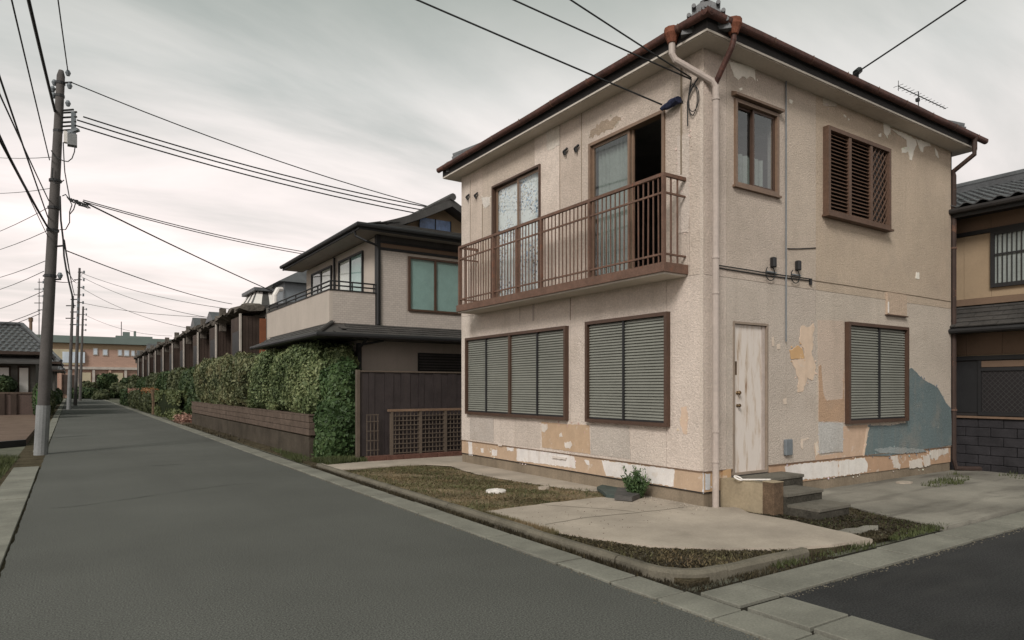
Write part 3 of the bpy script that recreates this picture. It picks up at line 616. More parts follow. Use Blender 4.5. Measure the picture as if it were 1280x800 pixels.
for q in ([(322,113),(480,133),(592,152),(600,208),(480,193),(322,172)], [(722,170),(900,195),(1064,212),(1060,294),(900,270),(745,243),(738,228),(728,200)], [(95,82),(112,84),(114,148),(96,145)], [(205,120),(230,122),(228,150),(206,150)], [(275,108),(308,112),(306,128),(276,124)], [(152,112),(166,114),(166,135),(154,132)], [(640,168),(662,172),(664,195),(650,192)]):
    patch(W, q, (.70,.66,.63), .004, .010, conv=cF, mat=M_plain, d0=-.008, name='base_patch')
patch(S, [(879.5,593),(888,592),(888,612),(879.5,613)], (.58,.60,.62), .004, .006, mat=M_plain, d0=-.008, name='base_patch')
patch(S, [(903,588),(913,586),(913,609),(903,611)], (.48,.31,.17), .02, .003, mat=M_plain, d0=-.008, name='base_patch')
for q in ([(495,150),(560,158),(556,168),(492,160)], [(240,94),(258,97),(256,104),(240,102)]):
    patch(W, q, (.64,.58,.53), .02, .004, conv=cF, mat=M_plain, name='loose_strip')
# corner bead, vertical cover strips, cracks
b = MB(); W.box(b, PX(852,100,WX)[1]-.012, PX(852,100,WX)[1]+.012, 4.35, ZS-.02, 0, .012); b.build('cover_strip', M_render, HOUSE)
patch(W, [(847,170),(862,166),(863,260),(861,290),(848,292)], (.60,.52,.46), .007, .006)
for (u0, v0), (u1, v1), wd in (((727,140),(727,265),.012), ((700,152),(700,300),.006), ((588,225),(587,340),.010), ((603,255),(602,330),.02), ((713,372),(713,400),.014), ((650,380),(651,402),.006)):
    (a0, z0), (a1, z1) = W.px(u0, v0), W.px(u1, v1); b = MB(); W.box(b, a0-wd/2, a0+wd/2, z1, z0, -.005, .004); b.build('joint_seal', M_render, HOUSE)
b = MB(); a0, z0 = W.px(667,378); W.box(b, a0-.02, a0+.02, z0-.32, z0, 0, .012); b.build('short_batten', M_pipe, HOUSE)

# roof: eaves, soffit, fascia, gutters, tiled hips
E0x, E0y, E1x, E1y = 6.40, 5.38, 13.72, 12.22
b = MB().box(E0x+.02, E0y+.02, ZS, E1x-.02, E1y-.02, ZS+.03); soff = b.build('soffit', M_soffit, HOUSE)
b = MB(); b.box(E0x, E0y, ZS+.008, E0x+.018, E1y, ZS+.035); b.box(E0x+.02, E0y, ZS+.008, E1x, E0y+.018, ZS+.035); b.build('soffit_edge', M_soffit, HOUSE)
b = MB(); b.box(E0x, E0y, ZS+.037, E0x+.03, E1y, ZS+.17); b.box(E0x+.031, E0y, ZS+.037, E1x, E0y+.03, ZS+.17); b.box(E1x-.03, E0y+.031, ZS+.037, E1x, E1y, ZS+.17); b.box(E0x+.031, E1y-.03, ZS+.037, E1x-.031, E1y, ZS+.17); b.build('fascia', M_fascia, HOUSE)
def gutter(p0, p1, outv, name='gutter', extra=None):
    p0, p1, o = Vector(p0), Vector(p1), Vector(outv); b = MB(); r = .050; n = 9; t = .006
    prof = [(r*math.cos(math.pi + math.pi*k/(n-1)), r*math.sin(math.pi + math.pi*k/(n-1))) for k in range(n)]
    prof = [(-r, .03)] + prof + [(r, .03)]; prof = prof + [((q[0])*(r-t)/r, q[1]*(r-t)/r if q[1] < 0 else q[1]) for q in reversed(prof)]
    m = len(prof); L = (p1-p0).length; k = max(2, int(L/.5))
    for i in range(k+1):
        c = p0.lerp(p1, i/k) + Vector((0,0,random.uniform(-.006,.004)))
        for x, z in prof: b.v.append(tuple(c + o*x + Vector((0,0,z))))
    for i in range(k):
        for q in range(m): b.f.append((i*m+q, i*m+(q+1)%m, (i+1)*m+(q+1)%m, (i+1)*m+q))
    b.f.append(tuple(range(m))); b.f.append(tuple(k*m+q for q in range(m)))
    go = b.build(name, M_rust, HOUSE)
    nst = int(L/.82)
    for i in range(nst):
        c = p0.lerp(p1, (i+.55)/nst); sb = MB(); pts = [c + o*x*1.12 + Vector((0,0,z*1.12 + .003)) for x, z in prof[:11]]
        d = (p1-p0).normalized()*.012
        for q in pts: sb.v += [tuple(q-d), tuple(q+d)]
        sb.f = [(2*q, 2*q+2, 2*q+3, 2*q+1) for q in range(len(pts)-1)]; sb.build('gutter_strap', M_rust2, go, fix=False)
    return go
GZ = ZS + .178
gutter((E0x-.065, E0y-.12, GZ), (E0x-.065, E1y+.06, GZ), (-1,0,0)); gutter((E0x-.128, E0y-.065, GZ), (E1x+.16, E0y-.065, GZ), (0,-1,0))
# roof planes as courses of ribbed tiles
def tiled_slope(c0, c1, top0, top1, parent, mat, rows, name='roof_slope', amp=.018, pitch=.28, th=.03):
    c0, c1, t0, t1 = map(Vector, (c0, c1, top0, top1)); b = MB(); nrm = (c1-c0).cross(t0-c0 if (t0-c0).length > .01 else t1-c0).normalized()
    if nrm.z < 0: nrm = -nrm
    for r in range(rows):
        a = r/rows; e = (r+1)/rows
        L0, R0 = c0.lerp(t0, a), c1.lerp(t1, a); L1, R1 = c0.lerp(t0, e), c1.lerp(t1, e)
        n = max(2, int((R0-L0).length/pitch*5)); w = (R0-L0).length
        base = len(b.v)
        for i in range(n+1):
            f = i/n; h = amp*math.cos(2*math.pi*f*w/pitch)
            p = L0.lerp(R0, f); q = L1.lerp(R1, f)
            b.v += [tuple(p + nrm*(h - .03)), tuple(p + nrm*(h + th)), tuple(q + nrm*(h*1.0))]
        for i in range(n):
            k = base + 3*i; b.f += [(k, k+3, k+4, k+1), (k+1, k+4, k+5, k+2)]
    return b.build(name, mat, parent, fix=False)
RZ = GZ + .05; cx, cy = (E0x+E1x)/2, (E0y+E1y)/2; HZ = RZ + (E1y-E0y)/2*.42; rl = (E1x-E0x - (E1y-E0y))/2
A, B_, C_, D_ = (E0x+.02,E0y+.02,RZ-.06), (E1x-.02,E0y+.02,RZ-.06), (E1x-.02,E1y-.02,RZ-.06), (E0x+.02,E1y-.02,RZ-.06)
T0, T1 = (cx-rl-.02, cy, HZ), (cx+rl+.02, cy, HZ)
b = MB(); b.add([A,B_,C_,D_,T0,T1], [(0,1,5,4),(1,2,5),(2,3,4,5),(3,0,4),(3,2,1,0)]); b.build('roof_deck', M_fascia, HOUSE)
up = lambda p: (p[0], p[1], p[2]+.035)
for q in ((A,B_,T0,T1),(B_,C_,T1,T1),(C_,D_,T1,T0),(D_,A,T0,T0)): tiled_slope(up(q[0]), up(q[1]), up(q[2]), up(q[3]), HOUSE, M_tile, 14)
def hip(p, q, w=.2, h=.16):
    p, q = Vector(p), Vector(q); b = MB(); b.bar(p+Vector((0,0,h/2+.02)), q+Vector((0,0,h/2+.02)), w, h); b.tube([p+Vector((0,0,h+.04)), q+Vector((0,0,h+.04))], w*.42, 8); return b.build('hip_ridge', M_tile, HOUSE)
def oni(corner, dirv, s=1.0, tiltout=0.):
    d = Vector((dirv[0], dirv[1], 0)).normalized(); sx = Vector((-d.y, d.x, 0)); c = Vector(corner); b = MB()
    outl = [(-.30,0),(-.285,.05),(-.235,.10),(-.20,.17),(-.165,.25),(-.115,.33),(-.06,.365),(0,.375),(.06,.365),(.115,.33),(.165,.25),(.20,.17),(.235,.10),(.285,.05),(.30,0),(.15,0),(.135,.06),(.09,.11),(0,.13),(-.09,.11),(-.135,.06),(-.15,0)]
    b.prism([c + (sx*x + Vector((0,0,z)))*s for x, z in outl], -d*.10*s)
    for (x, z) in ((-.27,.10),(-.225,.22),(-.16,.335),(0,.41),(.16,.335),(.225,.22),(.27,.10)):
        p = c + (sx*x*.9 + Vector((0,0,z*.93)))*s; b.tube([p + d*.05*s, p - d*.12*s], .026*s, 8)
    for rr in (.165,.215): 
        pts = [c + d*.012 + (sx*rr*math.cos(t) + Vector((0,0,.03+rr*1.05*math.sin(t))))*s for t in np.linspace(.15, math.pi-.15, 12)]; b.tube(pts, .014*s, 6)
    ce = c + d*.02 + Vector((0,0,.285*s)); b.tube([ce - d*.03, ce + d*.03*s], .055*s, 10); b.tube([ce - d*.03, ce + d*.045*s], .025*s, 8)
    for x in (-.09,.09): b.tube([c + d*.02 + (sx*x + Vector((0,0,.25)))*s, c + d*.03 + (sx*x*1.25 + Vector((0,0,.19)))*s, c + d*.02 + (sx*x*1.6 + Vector((0,0,.13)))*s], .016*s, 6)
    return b.build('ridge_end_tile', M_tile, HOUSE)
for p, t, dv in ((A,T0,(-1,-.85)),(B_,T1,(1,-1)),(C_,T1,(1,1)),(D_,T0,(-1,1))):
    a = Vector(p).lerp(Vector(t), .045); hip(a, t)
    if dv != (1,1): oni(Vector(p).lerp(Vector(t), .025) + Vector((0,0,-.13)), dv, 1.0 if dv == (-1,-.85) else .7)
b = MB(); b.tube([Vector(T0)+Vector((-.1,0,.12)), Vector(T1)+Vector((.1,0,.12))], .13, 8); b.build('main_ridge', M_tile, HOUSE)

# downpipes
def pipe(name, pts, r, mat, collars=(), n=10):
    fine = [Vector(p) for p in pts]; b = MB(); 
    sm = [fine[0]]
    for i in range(1, len(fine)-1):
        p = fine[i]; sm += [p + (fine[i-1]-p).normalized()*min(.05, (fine[i-1]-p).length*.3), p + (fine[i+1]-p).normalized()*min(.05, (fine[i+1]-p).length*.3)]
    sm.append(fine[-1]); b.tube(sm, r, n); o = b.build(name, mat, HOUSE, smooth=False)
    for z in collars: cb = MB(); p = fine[-1]; cb.tube([(p.x,p.y,z-.012),(p.x,p.y,z+.012)], r*1.22, n); cb.build('collar', mat, o)
    return o
ya = PX(840,60,E0x-.065)[1]; pxw = (6.795, 5.575)
pm = pipe('downpipe', [(E0x-.065, ya, GZ-.03), (E0x-.065, ya, 5.72), (pxw[0], pxw[1], 5.40), (pxw[0], pxw[1], -.0)], .042, M_pipe, (5.2, 3.2, 2.75, 1.0, .62))
def funnel(p, name='funnel'):
    p = Vector(p); b = MB(); b.tube([p+Vector((0,0,.05)), p+Vector((0,0,-.02)), p+Vector((0,0,-.07)), p+Vector((0,0,-.13))], [.10,.10,.075,.055], 10); return b.build(name, MATS['orange_rust'], HOUSE)
mk('orange_rust', (.20,.075,.045), rough=.8, var=.3, vs=8, var2=.25, vs2=50, bump=.4, bs=60, spec=.2)
funnel((E0x-.065, ya, GZ+.0))
xb = PY(917,45,E0y-.065)[0]
funnel((xb, E0y-.065, GZ))
pipe('downpipe', [(xb, E0y-.065, GZ-.09), (xb, E0y-.065, 5.80), (6.80, 5.60, 5.38)], .036, M_rust)
xr = PY(1218,180,E0y-.065)[0]
b = MB().tube([(xr, E0y-.065, GZ+.02),(xr, E0y-.065, GZ-.10),(xr, E0y-.065, 5.72),(EX+.03, SY-.03, 5.50),(EX+.04, SY-.03, 5.42),(EX+.04, SY-.03, .25),(EX+.06, SY-.06, .09),(EX+.3, SY-.22, .075),(EX+.75, SY-.5, .08)], [.06,.042,.042,.042,.042,.042,.045,.05,.05], 8); o = b.build('downpipe', mk('dark_rust_pipe', (.05,.032,.026), rough=.7, var=.3, spots=.7, spotc=(.16,.08,.05), spotscale=4, bump=.2), HOUSE)
for z in (1.15, 2.6, 4.1): cb = MB().tube([(EX+.04,SY-.03,z-.015),(EX+.04,SY-.03,z+.015)], .056, 8); cb.build('collar', M_rust2, o)
b = MB(); W.box(b, SY-.0, SY+.05, .5, 5.6, .0, .012); b.build('corner_bead', M_stucco, HOUSE, (.60,.52,.45))
b = MB(); b.box(EX-.0, SY-.004, .2, EX+.018, SY+.1, ZS-.01); b.build('corner_flashing', M_black, HOUSE)

# windows
def frame(wall, a0, a1, z0, z1, t, d0, d1, mat, name, parent=None, sill=0):
    b = MB(); wall.box(b, a0, a0+t, z0, z1, d0, d1); wall.box(b, a1-t, a1, z0, z1, d0, d1); wall.box(b, a0+t, a1-t, z1-t, z1, d0, d1); wall.box(b, a0+t, a1-t, z0, z0+t, d0, d1)
    if sill: wall.box(b, a0-.03, a1+.03, z0-.03, z0-.001, d0, d1+sill)
    return b.build(name, mat, parent or HOUSE)
def slat_panel(wall, a0, a1, z0, z1, parent, pitch=.041):
    b = MB(); n = int((z1-z0)/pitch); pt = (z1-z0)/n
    for i in range(n):
        z = z0 + i*pt; w = random.uniform(-.002,.002)
        prof = [(.006,z),(.032+w,z+.002),(.030+w,z+pt*.55),(.010,z+pt*.72),(.006,z+pt*.98)]
        base = len(b.v)
        for d, zz in prof: b.v += [tuple(wall.p(a0, zz, d)), tuple(wall.p(a1, zz, d))]
        b.f += [(base+2*k, base+2*k+1, base+2*k+3, base+2*k+2) for k in range(len(prof)-1)]
    return b.build('slats', M_slat, parent, kind='stuff')
def shutter(wall, a0, a1, z0, z1, divs, thick=(), t=.05):
    fr = frame(wall, a0, a1, z0, z1, t, -.002, .075, M_brown, 'shutter_window')
    fr2 = MB(); wall.box(fr2, a0+t, a1-t, z0+t, z1-t, 0.0, .006); fr2.build('back_plate', M_black, fr)
    edges = [a0+t] + list(divs) + [a1-t]
    for q in divs: wall.pb('mullion', fr, q-(.03 if q in thick else .016), q+(.03 if q in thick else .016), z0+t+.001, z1-t-.001, .004, .07 if q in thick else .055, M_brown if q in thick else M_black)
    for a, c in zip(edges, edges[1:]): slat_panel(wall, a+.012, c-.012, z0+t+.025, z1-t-.005, fr)
    for a, c in zip(edges, edges[1:]): wall.pb('bottom_rail', fr, a+.014, c-.014, z0+t+.001, z0+t+.024, .006, .036, M_black)
    return fr
y_ = lambda u: PX(u, 450, WX)[1]
shutter(W, y_(711), y_(585), 1.03, 2.55, [y_(674), y_(640), y_(610)], [y_(640)])
shutter(W, 6.23, 7.92, 1.03, 2.57, [y_(782)])
shutter(S, 9.89, 11.71, 1.0, 2.565, [10.82])
# balcony glass door: fixed grey sash, open half
dm = PX(784,200,WX)[1]
fr = frame(W, *DOORW, .045, -.10, .03, M_brownL, 'balcony_door')
s1 = frame(W, dm-.03, DOORW[1]-.046, DOORW[2]+.046, DOORW[3]-.046, .04, -.045, -.015, M_brownL, 'sash', fr)
W.pb('pane', fr, dm+.011, DOORW[1]-.087, DOORW[2]+.087, DOORW[3]-.087, -.033, -.027, M_glassD)
b = MB(); n = 40; a0, a1 = dm+.0, DOORW[1]-.05
for i in range(n+1): f = i/n; d = -.14 + .018*math.sin(f*60); b.v += [tuple(W.p(a0+(a1-a0)*f, DOORW[2]+.05, d)), tuple(W.p(a0+(a1-a0)*f, DOORW[3]-.03, d))]
b.f = [(2*i,2*i+2,2*i+3,2*i+1) for i in range(n)]; b.build('curtain', M_curtG, fr, fix=False)
W.pb('sash_stile', fr, dm-.075, dm-.034, DOORW[2]+.046, DOORW[3]-.046, -.08, -.05, M_brownL)
# balcony window and its painted film
fr = frame(W, *WINW, .036, -.08, .03, M_brown, 'balcony_window'); wm = PX(646,250,WX)[1]
for a, c, d in ((WINW[0]+.051, wm+.02, -.02), (wm-.02, WINW[1]-.051, -.05)):
    frame(W, a, c, WINW[2]+.051, WINW[3]-.051, .04, d-.025, d, M_brownL, 'sash', fr)
    W.pb('pane', fr, a+.041, c-.041, WINW[2]+.092, WINW[3]-.092, d-.016, d-.010, M_glass)
W.pb('reflection_film', fr, WINW[0]+.05, WINW[1]-.05, WINW[2]+.05, WINW[3]-.05, -.085, -.081, M_reflect)  # pale and blue colour stands for sky mirrored in the panes
# small window over the door
fr = frame(S, *WINS, .045, -.08, .03, M_brownL, 'small_window', sill=.02); wm = PY(943,200,SY)[0]
for a, c, d in ((WINS[0]+.046, wm+.02, -.045), (wm-.02, WINS[1]-.046, -.01)):
    frame(S, a, c, WINS[2]+.046, WINS[3]-.046, .035, d-.025, d, M_brown, 'sash', fr); S.pb('pane', fr, a+.036, c-.036, WINS[2]+.082, WINS[3]-.082, d-.016, d-.010, M_glassD)
b = MB(); n = 30; a0, a1 = WINS[0]+.05, WINS[1]-.05
for i in range(n+1): f = i/n; d = -.22 + .02*math.sin(f*45); b.v += [tuple(S.p(a0+(a1-a0)*f, WINS[2]-.1, d)), tuple(S.p(a0+(a1-a0)*f, WINS[2]+.55, d))]
b.f = [(2*i,2*i+2,2*i+3,2*i+1) for i in range(n)]; b.build('curtain', M_curtG, fr, fix=False)
b = MB(); hz = WINS[3]+.02; b.prism([S.p(WINS[0]-.05, hz, 0), S.p(WINS[0]-.05, hz, .08), S.p(WINS[0]-.05, hz+.03, .085), S.p(WINS[0]-.05, hz+.07, .0)], (WINS[1]-WINS[0]+.10,0,0)); b.build('hood', M_brownL, fr)
# louvred window
LZ0, LZ1, La, Lc = 4.12, 5.43, 9.31, 11.10
fr = frame(S, La, Lc, LZ0, LZ1, .06, -.002, .09, M_louvre, 'louvred_window', sill=.03)
b = MB(); S.box(b, La+.06, Lc-.06, LZ0+.06, LZ1-.06, 0, .006); b.build('back_plate', M_black, fr)
for q in (9.91, 10.52): S.pb('mullion', fr, q-.035, q+.035, LZ0+.061, LZ1-.061, .007, .08, M_louvre)
sme = {}
for a, c in ((La+.062, 9.873), (9.947, 10.483)):
    n = 21; pt = (LZ1-LZ0-.13)/n; b = MB(); w = c-a
    b.add([(-w/2,-.004,-pt*.42),(w/2,-.004,-pt*.42),(w/2,.038,pt*.30),(-w/2,.038,pt*.30),(-w/2,.006,-pt*.46),(w/2,.006,-pt*.46),(w/2,.044,pt*.22),(-w/2,.044,pt*.22)],[(0,1,2,3),(7,6,5,4),(0,4,5,1),(1,5,6,2),(2,6,7,3),(3,7,4,0)])
    me = bpy.data.meshes.new('slat'); me.from_pydata(b.v, [], b.f); me.materials.append(M_louvre)
    for i in range(n): p = S.p((a+c)/2, LZ0+.065+pt*(i+.5), .062); inst('slat', me, fr, p)
b = MB(); a0, a1, z0, z1 = 10.557, Lc-.062, LZ0+.062, LZ1-.062; n = 9
for sgn in (1,-1):
    for k in range(-14, 20):
        # diagonal lattice strips clipped to the opening
        dx = (a1-a0); st = dx/4.2; x0 = a0 + k*st; pts = []
        for s_ in np.linspace(0, 1, 2): pass
        zA, zB = z0, z1; slope = 1.25*sgn
        f0, f1 = 0., 1.; X0 = x0 if sgn > 0 else a1-(x0-a0); X1 = X0 + (zB-zA)/1.25*sgn
        lo = [ (a0-X0)/(X1-X0), (a1-X0)/(X1-X0) ]; lo.sort(); f0 = max(0, lo[0]); f1 = min(1, lo[1])
        if f1 - f0 > .01:
            q0 = S.p(X0+(X1-X0)*f0, zA+(zB-zA)*f0, .045 + .008*sgn); q1 = S.p(X0+(X1-X0)*f1, zA+(zB-zA)*f1, .045 + .008*sgn); b.bar(q0, q1, .016, .012, (0,-1,0))
b.build('lattice', M_louvre, fr, kind='stuff')
# entrance door
fr = frame(S, *DOORS, .03, -.10, .010, mk('tan_door_frame', (.27,.215,.17), rough=.7, var=.2, bump=.1), 'door_frame')
b = MB(); S.box(b, DOORS[0]+.036, DOORS[1]-.10, DOORS[2]+.004, DOORS[3]-.036, -.055, -.03); dr = b.build('door', M_door, HOUSE); dr['label'] = 'white door with paint peeling down to brown wood'
b = MB(); S.box(b, DOORS[1]-.096, DOORS[1]-.036, DOORS[2]+.004, DOORS[3]-.036, -.06, -.02); b.build('jamb_board', M_pipe, HOUSE)
for v, rr in ((491,.030),(507,.026)):
    a, z = S.px(922.5, v); b = MB().tube([S.p(a+.02, z, -.03), S.p(a+.02, z, -.015), S.p(a+.02, z, .01), S.p(a+.02, z, .025)], [rr*.9, rr*.6, rr, rr*.7], 10); b.build('knob', MATS.get('brass') or mk('brass', (.16,.105,.055), rough=.5, metal=.6, var=.3, bump=0), dr)
a, z = S.px(921, 460); S.pb('scar', dr, a+.0, a+.035, z-.09, z+.09, -.030, -.026, M_wood)

# balcony: slab, railing
BX = 6.28; BY0 = 5.97; BY1 = PX(574,300,BX)[1]; BZ = 3.10
bal = MB().box(BX-.02, BY0-.02, BZ-.10, WX-.001, BY1, BZ).build('balcony', M_soffit, HOUSE)
b = MB(); b.box(BX-.055, BY0-.05, BZ-.075, BX-.021, BY1+.02, BZ+.045); b.box(BX-.02, BY0-.05, BZ-.075, WX-.001, BY0-.021, BZ+.045); b.build('edge_angle', M_rust2, bal)
RT = 4.27
b = MB(); b.box(BX-.022, BY0-.022, RT-.025, BX+.022, BY1, RT+.018); b.box(BX+.0221, BY0-.022, RT-.025, WX-.001, BY0+.022, RT+.018); b.box(BX+.0221, BY1-.044, RT-.025, WX-.001, BY1, RT+.018); b.build('top_rail', M_rust2, bal)
b = MB(); 
for z in (RT-.23, BZ+.16): b.box(BX-.012, BY0+.02, z-.012, BX+.012, BY1-.02, z+.012); b.box(BX+.013, BY0-.012, z-.012, WX-.001, BY0+.012, z+.012); b.box(BX+.013, BY1-.034, z-.012, WX-.001, BY1-.010, z+.012)
b.build('lower_rail', M_rust2, bal)
posts = [BY0] + [PX(u, 300, BX)[1] for u in (737, 677, 646, 617)] + [BY1-.02]
for y in posts: pbox('post', bal, BX-.024, y-.02, BZ, BX+.024, y+.02, RT-.026, M_rust2)
def bal_spans():
    for a, c in zip(posts, posts[1:]):
        n = max(1, round((c-a)/.088)); 
        for i in range(1, n): yield a + (c-a)*i/n
for y in bal_spans(): pbox('baluster', bal, BX-.007, y-.007, BZ+.04, BX+.007, y+.007, RT-.026, M_rust2, rot=(random.uniform(-.008,.008), 0, 0))
for x in (BX+.13, BX+.25): pbox('baluster', bal, x-.009, BY0-.009, BZ+.04, x+.009, BY0+.009, RT-.026, M_rust2); pbox('baluster', bal, x-.009, BY1-.031, BZ+.04, x+.009, BY1-.013, RT-.026, M_rust2)
b = MB(); b.box(BX+.02, BY0+.4, BZ+.001, BX+.20, BY1-.3, BZ+.03); b.build('gutter_channel', M_render, bal)

# fittings on the walls
def wtube(wall, pxs, r, name, mat, d=.02, parent=None):
    b = MB().tube([wall.p(*wall.px(*q), d) for q in pxs], r, 6); return b.build(name, mat, parent or HOUSE)
wtube(S, [(981,98),(981,427)], .011, 'conduit', M_greyM)
wtube(S, [(897,332),(930,337),(960,342),(1012,349)], .008, 'cable_run', M_cable)
wtube(S, [(897,335),(960,345),(1012,351)], .007, 'cable_run', M_cable, .012)
wtube(S, [(984,311),(1000,311),(1019,310)], .007, 'cable_run', M_cable, .008)
wtube(S, [(1012,350),(1060,357),(1105,364),(1140,369),(1188,377)], .005, 'cable_run', M_render, .004)
for u, v in ((964,328),(995,332)):
    a, z = S.px(u, v); o = S.pb('meter_box', HOUSE, a-.036, a+.036, z-.075, z+.065, .0, .07, M_black, bev=.012)
    b = MB(); b.tube([S.p(a + .10*math.sin(t) - .06, z-.16 + .10*math.cos(t), .03) for t in np.linspace(.4, 5.6, 14)], .007, 5); b.build('wire_loop', M_cable, HOUSE)
    S.pb('bracket', HOUSE, a-.12, a+.09, z-.145, z-.13, 0, .025, M_greyM)
a, z = S.px(1012, 351); S.pb('bracket', HOUSE, a-.02, a+.02, z-.06, z+.03, 0, .03, M_black)
o = S.pb('vent_cover', HOUSE, *[S.px(979,559)[0], S.px(987.5,559)[0]], S.px(983,569)[1], S.px(983,549)[1], 0, .05, M_greyM, bev=.01)
a0, a1 = S.px(1107,380)[0], S.px(1131,380)[0]; z0, z1 = S.px(1118,394)[1], S.px(1118,367)[1]
o = S.pb('wall_box', HOUSE, a0, a1, z0, z1, 0, .035, M_stucco, (.50,.39,.30)); S.pb('wall_box_lip', HOUSE, a0-.02, a1+.02, z0-.02, z0-.001, 0, .05, M_brown); S.pb('wall_box_trim', HOUSE, a0, a0+.03, z0+.02, z0+.2, .036, .042, M_white)
for u, v in ((709,189),(723,185),(586.5,246),(597,244)):
    a, z = W.px(u, v); b = MB(); b.tube([W.p(a+.08, z-.03, .0), W.p(a+.04, z-.01, .05), W.p(a, z, .06), W.p(a-.05, z+.03, .03)], .016, 6); b.tube([W.p(a, z+.05, .0), W.p(a, z, .05), W.p(a, z-.07, .04)], .018, 6); b.build('wire_hook', M_black, HOUSE)
# service cable coil near the corner, blue rag over the bracket
a, z = W.px(868, 128)
b = MB()
for k in range(2):
    b.tube([W.p(a - .02*k + (.09+.02*k)*math.sin(t)*.8, z + .03 + (.20-.04*k)*math.cos(t), .03+.01*k) for t in np.linspace(0, 6.28, 22)], .006, 5)
b.tube([W.p(*W.px(866,100), .03), W.p(*W.px(862,130), .04), W.p(*W.px(861,158), .02)], .008, 6); b.tube([W.p(*W.px(880,92), .05), W.p(*W.px(870,108), .05), W.p(*W.px(864,120), .04)], .01, 5)
b.build('cable_coil', M_cable, HOUSE)
a, z = W.px(846, 131); b = MB(); cols = 9
for i in range(cols+1):
    f = i/cols; hgt = .03 + .07*math.sin(f*2.4); 
    for k in range(8): t = 2*math.pi*k/8; b.v.append(tuple(W.p(a + .20 - .30*f, z - .01 + .03*f + hgt*.55*math.sin(t) + random.uniform(-.008,.008), .08 + (.03+.035*f)*math.cos(t)+random.uniform(-.008,.008))))
for i in range(cols):
    for k in range(8): b.f.append((i*8+k, i*8+(k+1)%8, (i+1)*8+(k+1)%8, (i+1)*8+k))
b.f.append(tuple(range(8))); b.f.append(tuple(cols*8+k for k in range(8)))
tag(b.build('rag', M_blue, None, loc=W.p(a, z-.1, .05)), 'dark blue rag wrapped round the cable bracket above the open balcony door', 'rag')
b = MB().bar(W.p(a-.1, z, -.01), W.p(a-.05, z, .1), .03, .03); b.build('cable_bracket', M_black, HOUSE)

# steps, low side wall with wooden post, white handle
st = thing('entrance_steps', (7.6, 5.2, LOT), 'three worn grey concrete steps leading up to the peeling white door', 'steps')
def step(x0, x1, y0, y1, z1):
    b = MB(); r = .10; pts = [(x0,y1),(x0,y0)] + [(x1-r+r*math.sin(t), y0+r-r*math.cos(t)) for t in np.linspace(0, math.pi/2, 6)] + [(x1,y1)]
    b.prism([(x, y, z1-.031) for x, y in pts], (0,0,-(z1-.031))); o = b.build('step', M_riser, st)
    t_ = MB().prism([(x + (.012 if x > x0 else -.0), y - (.012 if y < y1 else 0), z1) for x, y in pts], (0,0,-.03)); t_.build('tread', M_concD2, o); return o
M_riser = mk('mossy_riser', (.06,.055,.045), rough=.95, var=.4, vs=5, var2=.25, vs2=40, bump=.6, bs=40, spec=.08)
M_concD2 = mk('step_concrete', (.15,.138,.115), rough=.92, var=.25, vs=3, var2=.15, vs2=50, bump=.5, bs=50, spots=.5, spotc=(.09,.082,.068), spotscale=2, spec=.12)
step(7.19, 8.27, 5.28, 5.66, .385); step(7.19, 8.0, 4.84, 5.275, .265); step(7.19, 7.9, 4.43, 4.835, .145)
pw = thing('low_side_wall', (7.08, 5.3, LOT), 'low tan side wall ending in a brown wooden post beside the steps', 'low wall')
M_tanply = mk('tan_render', (.33,.27,.185), rough=.85, var=.2, vs=3, var2=.1, bump=.2, bs=30, spots=.5, spotc=(.22,.175,.115), spotscale=2.5, spec=.15)
b = MB().box(6.99, 5.03, 0, 7.16, 5.66, .385); b.build('panel', M_tanply, pw)
b = MB().box(6.985, 4.87, 0, 7.165, 5.028, .415); b.build('post', M_wood, pw); b = MB().box(6.98, 4.865, .416, 7.17, 5.033, .424); b.build('cap', M_tanply, pw)
h0 = np.array([7.00, 5.34, .405]); h1 = np.array([7.10, 5.0, .437])
hd = thing('wrench', (7.05, 5.15, .39), 'white metal wrench shaped bar lying on the low side wall', 'tool')
b = MB(); b.bar(h0, h1, .035, .014); b.build('shaft', M_white, hd)
b = MB(); c = Vector(h0); 
ring = [c + Vector((-.03+.04*math.cos(t), .05*math.sin(t)+.03, .016+.02*math.sin(t))) for t in np.linspace(0, 6.28, 14)]; b.tube(ring, .011, 6); b.build('ring', M_white, hd)

# antenna on the roof
ap = PY(1148, 135, 8.6)
at = thing('antenna', (ap[0], 8.6, 6.9), 'thin television antenna standing on the house roof behind the gutter', 'antenna')
zt = PY(1148,120,8.6)[2]
b = MB().tube([(ap[0],8.6,6.6),(ap[0],8.6,zt+.12)], .014, 6); b.build('mast', M_black, at)
xL, xR = PY(1123,119,8.6)[0], PY(1182,118,8.6)[0]
b = MB().tube([(xL,8.6,zt),(xR,8.6,zt+.02)], .012, 6); b.build('boom', M_black, at)
for i in range(14): f = i/13; x = xL+(xR-xL)*f; L_ = .12 - .06*f; bb = MB().tube([(x,8.6-L_,zt+.02*f+.012),(x,8.6+L_,zt+.02*f+.012)], .006, 4); bb.build('element', M_black, at)
bb = MB().tube([(xL,8.6,zt-.12),(xL,8.6,zt+.14)], .008, 4); bb.build('reflector', M_black, at)
bb = MB().box(ap[0]-.10, 8.55, zt-.16, ap[0]-.02, 8.63, zt-.08); bb.build('junction_box', M_black, at)

